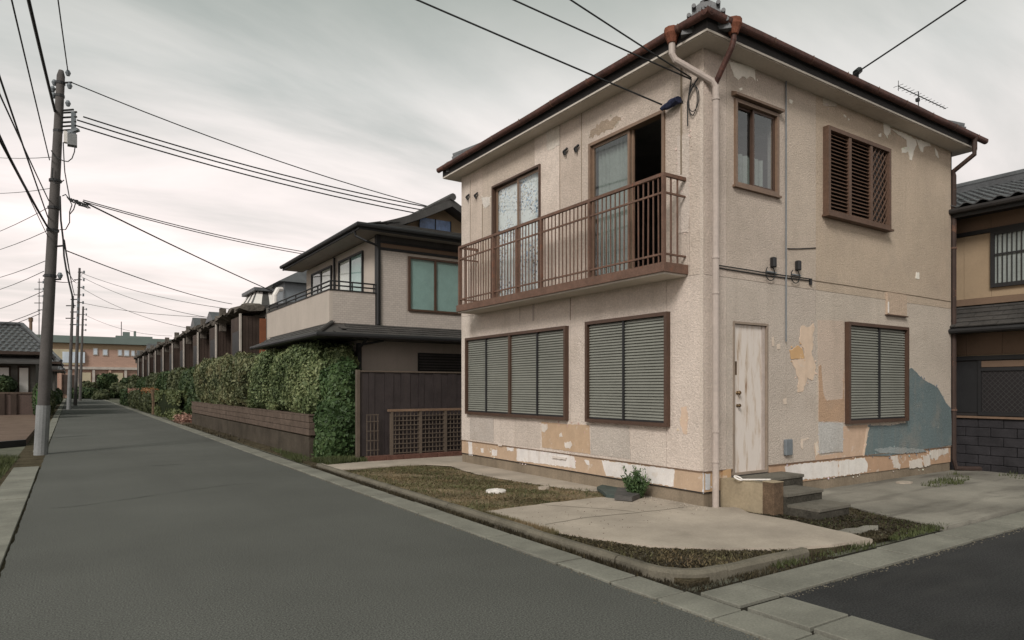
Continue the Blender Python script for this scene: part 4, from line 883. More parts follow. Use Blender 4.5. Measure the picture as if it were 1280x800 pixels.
# ------------------------------------------------------------------ plants and small things on the plot
def cover(name, poly, n, z, size, mat, label, seed, thin=None, tilt=.55):
    r = np.random.default_rng(seed); pl = np.array(poly); lo, hi = pl.min(0), pl.max(0); P = lo + r.random((n,2))*(hi-lo); P = P[in_poly(P, poly)]
    if thin is not None:
        f = .5 + .25*(np.sin(P[:,0]*3.3+seed) + np.sin(P[:,1]*2.6+P[:,0]*1.7)) + .3*np.sin(P[:,0]*7+P[:,1]*5.5); P = P[r.random(len(P)) < np.clip(f+thin, .04, 1)]
    m = len(P); Q = np.c_[P, z + .004 + size*.55*r.random(m)]; nr = r.normal(size=(m,3))*tilt + np.array([0,0,1]); nr /= np.linalg.norm(nr, axis=1, keepdims=True)
    rn = np.clip(.45 + .22*r.normal(size=m) + .28*np.sin(P[:,0]*3.1+P[:,1]*2.3+seed), 0, 1)
    o = fast_mesh(name, leaf_quads(Q, nr, size, 2.2), 4, mat, None, 'stuff', rn); return tag(o, label, 'ground cover')
LAWN = [(4.13,11.75),(4.6,11.85),(5.3,11.95),(5.85,11.75),(6.05,11.3),(5.95,10.3),(5.98,9.2),(6.2,8.1),(6.48,7.35),(6.35,7.0),(5.6,7.03),(4.9,7.02),(4.14,6.98)]
sheet('lawn_soil', LAWN, .024, mk('lawn_earth', (.23,.18,.115), rough=1, var=.4, vs=2.2, var2=.35, vs2=35, bump=.8, bs=40, spec=.05, bd=.03), thick=.03)
cover('lawn_cover', LAWN, 30000, .024, .016, M_grass, 'patchy dry brown and green lawn cover between the kerb and the shuttered wall', 3, thin=-.05)
grass('lawn_grass', LAWN, 16000, .02, .034, M_grass, 'short dry grass blades scattered over the patchy lawn', 4, thin=.0, lean=1.5)
grass('lawn_tufts', LAWN, 8000, .02, .055, M_grassG, 'taller green weed tufts scattered through the dry lawn', 5, thin=-.35)
CORN = [(4.10,4.5),(4.22,5.6),(4.34,5.2),(4.6,4.55),(5.05,4.14),(5.55,3.8),(5.72,3.72),(5.6,3.70),(4.6,3.72),(4.3,3.8),(4.12,4.1)]
cover('corner_cover', CORN, 15000, .022, .014, M_moss, 'dark matted moss filling the kerb corner beside the concrete apron', 8, thin=.45)
grass('corner_grass', CORN, 5000, .02, .03, M_grass, 'thin dry grass blades in the kerb corner', 8, lean=1.6)
grass('kerb_edge_grass', [(4.10,5.4),(4.10,7.0),(4.20,7.0),(4.24,5.5)], 3500, .02, .06, M_grass, 'dry grass tufts along the inner edge of the kerb', 9)
STEPSOIL = [(6.8,5.2),(7.1,4.86),(7.18,4.42),(7.95,4.42),(8.28,4.7),(8.2,4.2),(8.0,3.52),(7.3,3.5),(6.70,3.52),(6.9,4.4)]
cover('steps_cover', STEPSOIL, 16000, .022, .014, M_moss, 'dark moss and weeds on bare soil in front of the steps', 10, thin=.3)
grass('steps_grass', STEPSOIL, 2500, .02, .035, M_grassG, 'sparse green blades on the bare soil by the steps', 10, lean=1.2, thin=-.2)
grass('drive_weeds', [(6.9,3.42),(8.1,3.42),(8.1,3.56),(7.4,3.62),(6.9,3.5)], 800, .015, .045, M_grassG, 'green weeds between the gutter slabs and the bare soil', 11)
grass('kerb_corner_weeds', [(5.05,3.47),(6.75,3.42),(6.75,3.56),(5.6,3.66),(5.05,3.58)], 900, .0, .05, M_grassG, 'green weeds growing past the end of the kerb', 12, thin=-.1)
grass('gutter_grass', [(3.90,4.0),(3.90,13.0),(3.975,13.0),(3.96,4.0)], 13000, -.012, .05, M_moss, 'dark grass growing in the gap between the kerb and gutter slabs', 13, thin=.2)
grass('corner_gap_moss', [(3.9,3.43),(5.9,3.41),(5.7,3.56),(4.4,3.565),(4.05,3.72),(3.955,4.1),(3.9,4.1)], 8000, -.012, .03, M_moss, 'dark moss in the gap round the outside of the kerb corner', 14, thin=.3)
grass('wall_weeds', [(10.9,5.05),(11.7,5.2),(13.0,5.45),(12.6,5.0),(11.6,4.75),(10.9,4.85)], 3000, LOT, .06, M_grassG, 'low green weeds on the drive by the blue patched wall', 15, thin=-.25)
grass('right_weeds', [(13.0,4.5),(14.2,4.4),(14.2,4.9),(13.2,4.9)], 1800, LOT, .06, M_grassG, 'low green weeds on the drive below the black block wall', 16, thin=-.2)
grass('verge_grass', [(-1.05,9.5),(-1.0,14.5),(-.95,18.5),(-1.7,19.5),(-2.6,18),(-2.2,9.5)], 26000, -.03, .10, M_grassG, 'dark green weedy verge beside the pole', 17, w=.008)
grass('planter_foot_weeds', [(3.95,14.0),(4.33,14.0),(4.33,15.6),(4.2,17.5),(4.05,16)], 3500, -.01, .11, M_grassG, 'weeds at the foot of the block planter wall', 18, thin=-.1)
grass('creeper_foot_weeds', [(4.2,12.9),(5.3,13.1),(5.2,13.7),(4.2,13.9)], 6500, .0, .12, M_grassG, 'low ground weeds in front of the creeper', 19, w=.01)
grass('planter_far_weeds', [(3.92,20),(4.33,20),(4.33,31),(3.95,31)], 4500, -.01, .09, M_moss, 'thin weeds along the far foot of the planter wall', 20, thin=-.35, w=.012)
# pebbly debris on the bare soil
def rubble(name, poly, n, z, s, mat, label, seed):
    r = np.random.default_rng(seed); pl = np.array(poly); lo, hi = pl.min(0), pl.max(0); P = lo + r.random((n,2))*(hi-lo); P = P[in_poly(P, poly)]; b = MB()
    for x, y in P:
        q = s*(.4+r.random()); a = r.random()*6.3
        v = [(x+q*math.cos(a+t)*(.6+.4*r.random()), y+q*math.sin(a+t)*(.6+.4*r.random()), z) for t in (0,1.6,3.1,4.7)]
        t = [(p[0]*.55+x*.45, p[1]*.55+y*.45, z+q*(.4+.4*r.random())) for p in v]
        b.add(v+t, [(4,5,6,7),(0,1,5,4),(1,2,6,5),(2,3,7,6),(3,0,4,7)])
    o = b.build(name, mat, fix=False); tag(o, label, 'debris', kind='stuff'); return o
rubble('soil_debris', [(6.8,5.2),(7.1,4.86),(7.18,4.42),(7.95,4.42),(8.28,4.7),(8.2,4.2),(8.0,3.52),(7.3,3.5),(6.70,3.52),(6.9,4.4)], 700, .02, .014, M_soil, 'small clods and chips on the bare soil by the steps', 3)
rubble('lawn_debris', LAWN, 500, .02, .012, M_block, 'small clods and dead leaves in the dry lawn', 4)
rubble('wall_foot_debris', [(6.35,5.5),(6.68,5.5),(6.68,7.2),(6.5,7.2)], 120, LOT, .012, M_conc, 'crumbled mortar along the foot of the house wall', 6)
rubble('corner_debris', CORN, 260, .02, .011, M_block, 'small clods and dead leaves in the kerb corner grass', 5)
rubble('edge_grit', [(3.50,-1),(3.60,-1),(3.60,14),(3.50,14)], 900, .001, .008, M_kerb, 'grit and crumbs along the road edge beside the gutter slabs', 21)
rubble('side_edge_grit', [(4.4,2.93),(4.4,3.03),(12,3.03),(12,2.93)], 500, .001, .008, M_kerb, 'grit and crumbs along the dark side road edge', 22)
rubble('apron_litter', [(4.3,5.0),(6.6,5.4),(6.6,6.8),(4.3,6.8)], 160, LOT, .007, M_block, 'scattered crumbs and dead leaf bits on the concrete apron', 23)
# round white lid in the lawn
b = MB(); c = G(620,617); r1 = .15
for rr, z in ((r1, .02), (r1, .048), (r1*.92, .056), (r1*.55, .058), (r1*.5, .066)):
    b.v += [(c[0]+rr*math.cos(t), c[1]+rr*math.sin(t)*1.0, z) for t in np.linspace(0, 2*math.pi, 20, endpoint=False)]
for i in range(4): b.f += [(i*20+k, i*20+(k+1)%20, (i+1)*20+(k+1)%20, (i+1)*20+k) for k in range(20)]
b.f.append(tuple(80+k for k in range(20)))
lid = thing('drain_lid', (c[0], c[1], .02), 'round white drain lid lying in the dry lawn', 'drain lid'); b.build('cover', M_white, lid)
MB().box(c[0]-.03, c[1]-.008, .064, c[0]+.03, c[1]+.008, .078).build('grip', M_white, lid)
pb_ = G(648,619); pp = [(pb_[0]+.02*math.cos(t)*(3+random.random()), pb_[1]+.014*math.sin(t)*(3+random.random())) for t in np.linspace(0, 6.28, 9)[:-1]]
for (u, v, s, nm) in ((680,611,.10,'flat pale stone chip in the lawn near the house wall'), (1130,605,.16,'flat pale stone slab among weeds on the drive')):
    q = G(u, v, .03); b = MB().prism([(q[0]+s*math.cos(t)*(.8+.4*random.random()), q[1]+s*.6*math.sin(t)*(.8+.4*random.random()), .02) for t in np.linspace(0, 6.28, 9)[:-1]], (0,0,.045)); tag(b.build('flat_stone', M_conc), nm, 'stone')
q = G(1075,662,.03); b = MB().prism([(q[0]+x, q[1]+y, .0) for x, y in ((-.34,-.03),(-.2,-.11),(.05,-.09),(.12,-.13),(.33,-.02),(.2,.06),(.02,.04),(-.12,.09),(-.3,.07))], (0,0,.042)); tag(b.build('flat_stone', M_concD), 'broken pale concrete slab in the bare soil near the steps', 'stone')
# slate offcuts by the wall
sl_ = [G(*c5) for c5 in ((746,616),(753,613),(770,615),(783,620),(776,628),(758,626))]
tag(MB().prism([(p[0], p[1], LOT+.045) for p in sl_], (0,0,-.045)).build('slate_piece', M_slate), 'dark green broken slate piece lying by the wall weed', 'slate')
s2 = [G(*c5) for c5 in ((768,630),(772,619),(790,620),(803,626),(790,632))]
tag(MB().prism([(p[0], p[1], LOT+.07) for p in s2], (0,0,-.06)).build('slate_piece', M_slate2), 'grey brown broken slate piece overlapping the green one', 'slate')
# upright weed shrub at the wall
wp = thing('wall_weed', (6.50, 6.66, LOT), 'leafy green weed shrub growing from the foot of the stucco wall', 'plant')
b = MB(); LP = []; LN = []
for k in range(64):
    a = random.uniform(0, 6.28); sp = random.uniform(.02,.20); hgt = random.uniform(.16,.43); base = Vector((6.48+random.uniform(-.05,.05), 6.66+random.uniform(-.09,.09), LOT)); tip = base + Vector((-abs(math.cos(a))*sp*.9+.03, math.sin(a)*sp*1.1, hgt))
    mid = base.lerp(tip, .5) + Vector((0,0,.03)); b.tube([base, mid, tip], [.004,.003,.0015], 4)
    for j in range(20):
        f = .15 + .85*j/19; p = (base.lerp(mid, f*2) if f < .5 else mid.lerp(tip, f*2-1)); LP.append(np.array(p) + rng.normal(size=3)*.014); LN.append(rng.normal(size=3) + np.array([-.5,-.3,.6]))
b.build('stems', M_leafI, wp); LN = np.array(LN); LN /= np.linalg.norm(LN, axis=1, keepdims=True)
fast_mesh('leaves', leaf_quads(np.array(LP), LN, .019, 3.0), 4, M_leafI, wp)

# ------------------------------------------------------------------ block planter wall with the clipped hedge
pl = thing('planter_wall', (4.5, 23, 0), 'long brown block planter wall below the clipped hedge', 'planter wall')
b = MB().box(4.37, 14.66, -.05, 4.50, 31.6, .47); b.box(4.37, 14.62, -.05, 5.2, 14.66+.001, .40); b.build('base_course', M_blockD, pl)
b = MB().box(4.42, 14.7, .4701, 5.3, 31.55, .90); b.build('soil_fill', M_soil, pl)
for row in range(3):
    z0 = .50 + row*.145; x0 = 4.355 - .004*row; y = 14.60; k = 0; first = True
    while y < 31.4:
        L_ = .60 if not (first and row % 2) else .30; first = False
        L_ = min(L_, 31.6-y); pbox('block', pl, x0 + random.uniform(-.004,.004), y+.004, z0+.004, 4.51, y+L_-.004, z0+.141, M_block, bev=.006); y += L_
    x = 4.512
    while x < 5.2: pbox('block', pl, x+.004, 14.60, z0+.004, min(x+.40,5.2)-.004, 14.74, z0+.141, M_block, bev=.006); x += .40
b = MB().box(4.345, 14.58, .936, 4.52, 31.62, .965); b.box(4.521, 14.58, .936, 5.2, 14.75, .965); b.build('coping', M_block, pl)
spec = [(14.62,18.1,2.60,.93,M_leafH,85000), (17.75,20.9,2.54,.95,M_leafH,45000), (20.6,25.3,2.58,.95,M_leafH2,34000), (25.0,31.3,2.66,.95,M_leafH2,34000)]
labs = ['rounded clipped light green hedge shrub at the end of the planter by the creeper', 'narrow clipped green hedge shrub beside the rounded end shrub', 'olive clipped hedge shrub with rusty leaf tips in mid planter', 'long olive clipped hedge shrub at the far end of the planter']
for i, ((y0, y1, zt_, zb, mt, n), lb) in enumerate(zip(spec, labs)):
    h = thing('hedge_shrub', (4.95, (y0+y1)/2, .9), lb, 'hedge', 'clipped hedge shrubs on the planter')
    c = (4.97, (y0+y1)/2, (zt_+zb)/2-.05); rad = (.66, (y1-y0)/2+.0, (zt_-zb)/2+.08)
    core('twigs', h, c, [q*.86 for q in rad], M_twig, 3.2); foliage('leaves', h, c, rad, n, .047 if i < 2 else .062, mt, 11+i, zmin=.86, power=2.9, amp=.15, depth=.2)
    b = MB()
    for k in range(5): yy_ = y0 + (y1-y0)*(k+.5)/5; b.tube([(4.95,yy_,.86),(4.97,yy_+.05,1.3),(4.95,yy_+.1,1.8)], [.03,.025,.015], 6)
    b.build('stems', M_bark, h)
iv = thing('creeper', (4.9, 14.2, 0), 'bright green leafy creeper spilling down the planter corner to the ground', 'creeper')
for c, rad, n, sd_ in (((4.86,14.25,.62),(.50,.38,.72),24000,31), ((5.05,14.5,1.35),(.42,.40,.75),14000,32), ((5.1,14.75,1.95),(.35,.35,.5),7000,33)):
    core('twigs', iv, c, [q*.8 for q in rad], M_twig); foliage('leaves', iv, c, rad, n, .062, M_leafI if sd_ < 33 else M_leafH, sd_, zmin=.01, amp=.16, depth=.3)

# ------------------------------------------------------------------ dark board fence and lattice fence
fe = thing('board_fence', (6.6, 13.3, 0), 'tall dark brown vertical board fence beside the creeper', 'fence')
x = 5.02; k = 0
while x < 8.6:
    w = [.20,.13,.23,.20,.17,.22][k % 6]; pbox('board', fe, x+.003, 13.30 - (.012 if k % 2 else 0), .12, x+w-.003, 13.33, 1.885, M_fence); x += w; k += 1
MB().box(5.0, 13.331, .3, 8.6, 13.36, .38).box(5.0, 13.331, 1.5, 8.6, 13.36, 1.58).build('back_rail', M_fence, fe)
MB().box(4.98, 13.27, 1.887, 8.62, 13.36, 1.915).build('cap_rail', M_lattice, fe)
MB().box(4.95, 13.26, 0, 5.015, 13.36, 1.93).build('post', M_lattice, fe)
bk = thing('brick_edging', (6.5, 13.15, 0), 'low reddish brown brick edging under the lattice fence', 'edging')
x = 5.1
while x < 8.5: pbox('brick', bk, x+.004, 13.02, .0, x+.396, 13.22, .135 , M_brick, bev=.006); x += .40
la = thing('lattice_fence', (6.6, 13.17, .135), 'waist high brown lattice fence in front of the dark boards', 'fence')
for x in (5.66, 6.33, 6.94, 7.55): pbox('post', la, x-.03, 13.10, .13, x+.03, 13.16, 1.05, M_lattice)
MB().box(5.58, 13.09, 1.051, 8.0, 13.17, 1.10).build('top_rail', M_brownL, la)
x = 5.75
while x < 7.9:
    if min(abs(x-q) for q in (5.66,6.33,6.94,7.55)) > .04: pbox('upright', la, x-.008, 13.125, .14, x+.008, 13.14, 1.05, M_lattice)
    x += .088
for z in np.arange(.17, 1.03, .098): pbox('crossbar', la, 5.69, 13.108, z-.008, 7.95, 13.1245, z+.008, M_lattice)
lg = thing('lattice_gate', (5.35, 13.2, .135), 'narrow thin barred gate between the creeper and the lattice fence', 'gate')
for x in (5.14, 5.22, 5.30, 5.38): pbox('upright', lg, x-.007, 13.19, .13, x+.007, 13.205, 1.0, M_lattice)
for z in (.25,.45,.65,.85,.99): pbox('crossbar', lg, 5.12, 13.178, z-.008, 5.40, 13.1895, z+.008, M_lattice)

# ------------------------------------------------------------------ beige neighbour house
NB = thing('house', (9, 19, 0), 'beige two storey house with walled balcony and dark tiled roof behind the hedge', 'house')
b = MB().box(5.62, 15.0, 0, 13.5, 20.8, 2.95); b.build('lower_wall', M_siding, NB)
b = MB().box(6.13, 15.004, 2.951, 11.9, 20.8, 5.2); b.build('upper_wall', M_siding, NB)
b = MB().box(5.60, 14.96, 0, 5.70, 15.06, 2.6); b.box(6.06, 14.93, 3.0, 6.16, 15.06, 5.2); b.build('corner_post', M_black, NB)
pbox('clad_panel', NB, 6.165, 14.985, 3.05, 6.86, 15.003, 4.85, M_clad); pbox('clad_panel', NB, 6.865, 14.985, 3.05, 9.5, 15.003, 3.40, M_clad)
pbox('clad_panel', NB, 8.75, 14.985, 3.405, 9.5, 15.003, 4.85, M_clad)
# beams under the eave
for z0, z1, d, m_ in ((4.86,4.92,.03,M_black),(4.925,5.02,.02,M_tanD),(5.025,5.08,.04,M_black),(5.085,5.21,.015,M_tileD)): MB().box(6.165, 15.003-d, z0, 13.5, 15.003, z1).build('eave_beam', m_, NB)
def nwin(wall, parent, fixed, a0, a1, z0, z1, outd, mats, ncol=2, t=.05, name='window', frm=None):
    # wall 'S': plane y=fixed facing -y ; 'W': plane x=fixed facing -x
    P_ = (lambda a, z, d: (a, fixed-d, z)) if wall == 'S' else (lambda a, z, d: (fixed-d, a, z))
    b = MB(); B = lambda a, c, e, f, d0, d1: b.box(*P_(a,e,d0), *P_(c,f,d1))
    B(a0,a0+t,z0,z1,-.02,outd); B(a1-t,a1,z0,z1,-.02,outd); B(a0+t,a1-t,z1-t,z1,-.02,outd); B(a0+t,a1-t,z0,z0+t,-.02,outd)
    for k in range(1,ncol): q = a0+(a1-a0)*k/ncol; B(q-.025,q+.025,z0+t,z1-t,-.02,outd-.005)
    w = b.build(name, frm or M_brown, parent)
    for k in range(ncol):
        c0 = a0+t+.001 if k == 0 else a0+(a1-a0)*k/ncol+.026; c1 = a1-t-.001 if k == ncol-1 else a0+(a1-a0)*(k+1)/ncol-.026
        pbox('pane', w, *P_(c0,z0+t,.018), *P_(c1,z1-t,.022), M_glass); pbox('curtain', w, *P_(c0,z0+t,.003), *P_(c1,z1-t,.008), mats[k % len(mats)])
    return w
nwin('S', NB, 15.003, 6.90, 8.36, 3.44, 4.78, .06, [M_curtT], 2)
nwin('W', NB, 6.13, 15.95, 17.75, 3.15, 5.0, .05, [M_curtT, M_curtW], 2, frm=M_black); nwin('W', NB, 6.13, 18.35, 20.2, 3.15, 5.0, .05, [M_curtW, M_dark], 2, frm=M_black)
pbox('downpipe', NB, 6.05, 18.0, 3.8, 6.1, 18.06, 5.15, M_black)
# balcony
ba = MB().box(4.95, 15.02, 3.0, 6.12, 20.8, 3.05).build('balcony', M_siding, NB)
MB().box(4.94, 15.0, 3.051, 5.02, 20.8, 3.80).build('front_parapet', M_siding, ba); MB().box(5.021, 15.0, 3.051, 6.05, 15.08, 3.80).build('side_parapet', M_clad, ba); MB().box(5.021, 20.72, 3.051, 6.12, 20.8, 3.80).build('side_parapet', M_siding, ba)
MB().box(4.92, 14.98, 3.801, 5.04, 20.82, 3.825).box(5.041, 14.98, 3.801, 6.05, 15.10, 3.825).build('parapet_cap', M_black, ba)
for z in (3.92, 4.02): MB().tube([(4.98,20.8,z),(4.98,15.04,z),(6.06,15.04,z)], .02, 6).build('rail', M_black, ba)
for y in np.linspace(15.04, 20.7, 7): pbox('rail_post', ba, 4.965, y-.012, 3.826, 4.995, y+.012, 4.03, M_black)
for x in (5.5, 6.03): pbox('rail_post', ba, x-.012, 15.028, 3.826, x+.012, 15.052, 4.03, M_black)
# skirt roof
def tile_rows(parent, p0, p1, up0, up1, rows, width, mat, name='tile', thick=.022, lift=.02, flat=True, jit=.004):
    p0, p1, up0, up1 = map(Vector, (p0, p1, up0, up1)); s = (up0-p0); rl_ = s.length/rows; sl = s.normalized()
    nrm = (p1-p0).normalized().cross(sl)
    if nrm.z < 0: nrm = -nrm
    ax = (p1-p0).normalized(); L_ = (p1-p0).length; b = MB(); w = width*.97; l2 = rl_*1.12
    if flat: b.add([(-w/2,0,0),(w/2,0,0),(w/2,l2,0),(-w/2,l2,0),(-w/2,0,thick),(w/2,0,thick),(w/2,l2,thick),(-w/2,l2,thick)], [(0,3,2,1),(4,5,6,7),(0,1,5,4),(1,2,6,5),(2,3,7,6),(3,0,4,7)])
    else:
        n = 7
        for y in (0, l2):
            for i in range(n): f = i/(n-1); z = .035*math.sin(f*2*math.pi)*.8; b.v += [(-w/2+w*f*1.03, y, z), (-w/2+w*f*1.03, y, z+thick)]
        for i in range(n-1):
            a = 2*i; c = 2*n+2*i
            b.f += [(a+1,a+3,c+3,c+1), (a,c,c+2,a+2), (a,a+2,a+3,a+1)]
    me = bpy.data.meshes.new(name); me.from_pydata(b.v, [], b.f); me.materials.append(mat)
    rot = Matrix((ax, sl, nrm)).transposed().to_euler(); slope = math.atan2(lift, l2)
    tl = (Matrix((ax, sl, nrm)).transposed() @ Matrix.Rotation(-slope, 3, 'X')).to_euler()
    for r in range(rows):
        q0 = p0 + (up0-p0)*r/rows; q1 = p1 + (up1-p1)*r/rows; Lr = (q1-q0).length; n = int(Lr/width); off = (width/2 if (flat and r % 2) else 0)
        st = (Lr - n*width)/2
        for i in range(n):
            c = q0 + ax*(st + width*(i+.5) + (off if i < n-1 else off*.5)) + nrm*(lift + random.uniform(0, jit))
            inst(name, me, parent, c, tl)
SZ = 2.72
b = MB().add([(4.40,14.05,SZ),(13.5,14.05,SZ),(13.5,15.0,3.03),(5.0,15.0,3.03),(4.40,20.2,SZ),(5.0,20.2,3.03),(4.40,14.05,SZ-.05),(13.5,14.05,SZ-.05),(4.40,20.2,SZ-.05),(5.7,15.0,SZ-.05),(13.5,15.0,SZ-.05),(5.7,20.2,SZ-.05)], [(0,1,2,3),(0,3,5,4),(6,7,1,0),(8,6,0,4),(6,9,10,7),(6,8,11,9)])
sk = b.build('skirt_roof', M_tileD, NB)
tile_rows(sk, (4.75,14.03,SZ), (9.6,14.03,SZ), (5.3,15.0,3.035), (9.6,15.0,3.035), 5, .30, M_tileD)
tile_rows(sk, (4.385,20.1,SZ), (4.385,14.4,SZ), (4.985,20.1,3.035), (4.985,15.0,3.035), 4, .35, M_tileD)
b = MB().tube([(4.40,14.05,SZ+.03),(5.0,15.0,3.06)], .05, 8); b.build('hip', M_tileD, sk)
b = MB().tube([(4.36,20.2,SZ-.02),(4.36,14.0,SZ-.02),(9.6,14.0,SZ-.02)], .05, 8); b.build('gutter', M_black, sk)
MB().box(7.16, 14.94, 1.97, 9.0, 15.0, 2.42).build('vent_frame', M_black, NB)
for z in np.arange(2.0, 2.40, .07): pbox('vent_slat', NB, 7.18, 14.90, z, 8.98, 14.939, z+.035, M_tileD)
MB().bar((5.6,14.9,2.55),(6.1,14.6,2.66),.03,.05).bar((5.5,14.95,2.3),(5.5,14.1,2.66),.04,.05).build('roof_bracket', M_black, NB)
# main roof: low hipped skirt with a small gabled roof on top
ez = 5.30; e0x, e0y, e1x, e1y = 5.50, 14.62, 12.0, 21.2; iz = 5.86; i0x, i0y = 7.0, 16.3; i1x = 10.4; i1y = 19.8
b = MB().add([(e0x,e0y,ez),(e1x,e0y,ez),(e1x,e1y,ez),(e0x,e1y,ez),(i0x,i0y,iz),(i1x,i0y,iz),(i1x,i1y,iz),(i0x,i1y,iz)], [(0,1,5,4),(1,2,6,5),(2,3,7,6),(3,0,4,7),(3,2,1,0)])
mr = b.build('roof', M_tileD, NB); M_nsoff = mk('grey_soffit', (.30,.265,.24), rough=.9, var=.1, bump=.05)
MB().box(e0x-.0, e0y, ez-.10, e0x+.04, e1y, ez+.02).box(e0x+.041, e0y, ez-.10, e1x, e0y+.04, ez+.02).build('fascia', M_black, mr)
MB().box(e0x+.045, e0y+.045, ez-.09, 6.12, e1y, ez-.06).box(6.13, e0y+.045, ez-.09, e1x, 14.98, ez-.06).build('soffit', M_nsoff, mr)
tile_rows(mr, (e0x+.1,e0y-.03,ez), (10.4,e0y-.03,ez), (i0x,i0y,iz), (9.8,i0y,iz), 6, .33, M_tileD); tile_rows(mr, (e0x-.03,e1y-.1,ez), (e0x-.03,e0y+.1,ez), (i0x,i1y,iz), (i0x,i0y,iz), 5, .40, M_tileD)
b = MB().tube([(e0x-.04,e1y,ez),(e0x-.04,e0y-.04,ez),(e1x,e0y-.04,ez)], .055, 8); b.build('gutter', M_black, mr)
pk = (8.70, 6.72); gy = 16.3
gab = [(6.9,5.80),(7.4,5.92),(8.70,6.55),(10.0,5.92),(10.5,5.80)]
MB().prism([(x, gy+.25, z) for x, z in gab], (0,3.0,0)).build('gable_wall', M_tan, mr)
MB().box(7.95, gy+.215, 5.93, 8.9, gy+.248, 6.22).build('gable_window', M_blueglass, mr); 
for x in (7.93,8.42,8.90): pbox('gable_bar', mr, x-.012, gy+.195, 5.92, x+.012, gy+.214, 6.23, M_black)
def curve_roof(side):
    b = MB(); n = 10
    for i in range(n+1):
        f = i/n; x = 8.70 + side*(2.75*f); z = pk[1] - 1.12*f - .10*math.sin(f*math.pi)
        b.v += [(x, gy-.25, z), (x, 20.0, z), (x, gy-.25, z-.20), (x, 20.0, z-.13)]
    for i in range(n): k = 4*i; b.f += [(k,k+1,k+5,k+4),(k+2,k+6,k+7,k+3),(k,k+4,k+6,k+2),(k+1,k+3,k+7,k+5)]
    k = 4*n; b.f += [(k,k+1,k+3,k+2),(0,2,3,1)]
    return b.build('upper_slope', M_tileD, mr)
curve_roof(-1); curve_roof(1)
MB().tube([(8.70,gy-.3,pk[1]+.05),(8.70,20.0,pk[1]+.05)], .10, 8).build('ridge', M_tileD, mr)
MB().tube([(e0x-.02,e0y+.3,ez+.02),(5.55,e0y+.32,5.10),(5.75,14.8,4.98),(6.07,14.9,4.93),(6.09,14.92,4.85),(6.09,14.92,3.06)], .03, 8).build('downpipe', M_black, NB)

# ------------------------------------------------------------------ house on the right behind the drive
RX = 13.85
M_meshD = mk('mesh_wire', (.05,.047,.047), rough=.6, bump=0)
M_screenD = mk('mesh_backing', (.022,.02,.021), rough=.5, bump=0)
RH = thing('house', (17, 7, 0), 'tan and dark brown house with black block base past the end of the drive', 'house')
b = MB().box(RX+.05, 3.7, 0, 21, 10.5, 4.75); b.build('wall', M_tan, RH)
for a, c in ((3.72,4.55),(4.555,5.215),(5.22,5.66),(5.665,6.4),(6.405,7.4)): pbox('tan_panel', RH, RX+.032, a, 3.2, RX+.05, c, 4.36, M_tan)
MB().box(RX+.0, 3.7, 4.37, RX+.049, 10.5, 4.44).build('trim', M_black, RH)
for a, c in ((3.72,5.22),(5.225,6.6),(6.605,8)): pbox('brown_panel', RH, RX+.02, a, 4.445, RX+.049, c, 4.70, M_tanD)
w = MB().box(RX-.03, 3.9, 3.36, RX+.0305, 5.215, 3.43).box(RX-.03, 3.9, 4.30, RX+.0305, 5.215, 4.365).box(RX-.03, 5.15, 3.431, RX+.0305, 5.215, 4.299).build('barred_window', M_black, RH)
pbox('pane', w, RX-.005, 3.9, 3.431, RX+.005, 5.149, 4.299, M_curtG)
for y in np.arange(3.95, 5.14, .072): pbox('bar', w, RX-.03, y-.007, 3.431, RX-.014, y+.007, 4.299, M_black)
pbox('crossbar', w, RX-.034, 3.9, 3.93, RX-.0305, 5.149, 3.96, M_black)
# upper roof with curved tiles
re = (RX-.45, 4.80)
b = MB().add([(re[0],3.3,re[1]),(re[0],10.8,re[1]),(RX+3.2,10.8,5.98),(RX+3.2,3.3,5.98),(21.5,3.3,4.8),(21.5,10.8,4.8)], [(0,1,2,3),(3,2,5,4),(0,4,5,1),(0,3,4),(1,5,2)]); rr = b.build('roof', M_tileD, RH)
tile_rows(rr, (re[0]-.02,7.6,re[1]+.01), (re[0]-.02,3.4,re[1]+.01), (RX+3.2,7.6,5.99), (RX+3.2,3.4,5.99), 14, .26, M_tile, flat=False, lift=.035, thick=.02)
MB().box(re[0]-.02, 3.3, re[1]-.16, re[0]+.02, 10.8, re[1]-.01).build('fascia', M_black, rr); MB().box(re[0]+.021, 3.3, re[1]-.10, RX+.05, 10.8, re[1]-.06).build('soffit', M_fascia, rr)
MB().tube([(re[0]-.07,3.3,re[1]-.05),(re[0]-.07,10.8,re[1]-.05)], .05, 8).build('gutter', M_fascia, rr)
MB().box(RX+3.05, 3.2, 5.96, RX+3.35, 10.8, 6.12).tube([(RX+3.2,3.2,6.16),(RX+3.2,10.8,6.16)], .10, 8).build('ridge', M_tile, rr)
# pent roof
b = MB().add([(RX-.5,3.5,2.62),(RX-.5,9,2.62),(RX+.05,9,3.06),(RX+.05,3.5,3.06),(RX-.5,3.5,2.56),(RX-.5,9,2.56),(RX+.05,3.5,2.56),(RX+.05,9,2.56)], [(0,1,2,3),(4,5,1,0),(4,6,7,5),(0,3,6,4),(1,5,7,2)]); pr = b.build('pent_roof', M_tileD, RH)
tile_rows(pr, (RX-.51,7.2,2.625), (RX-.51,3.55,2.625), (RX+.04,7.2,3.065), (RX+.04,3.55,3.065), 5, .22, M_tileD)
MB().box(RX-.06, 3.6, 3.07, RX+.031, 9, 3.13).box(RX-.03, 3.6, 3.131, RX+.031, 9, 3.19).build('flashing', M_tanD, pr); MB().tube([(RX-.54,3.5,2.58),(RX-.54,9,2.58)], .045, 8).build('gutter', M_black, pr)
for a, c in ((3.72,5.05),(5.055,5.62),(5.625,8)): pbox('tan_panel', RH, RX+.03, a, 2.16, RX+.049, c, 2.55, M_tanD)
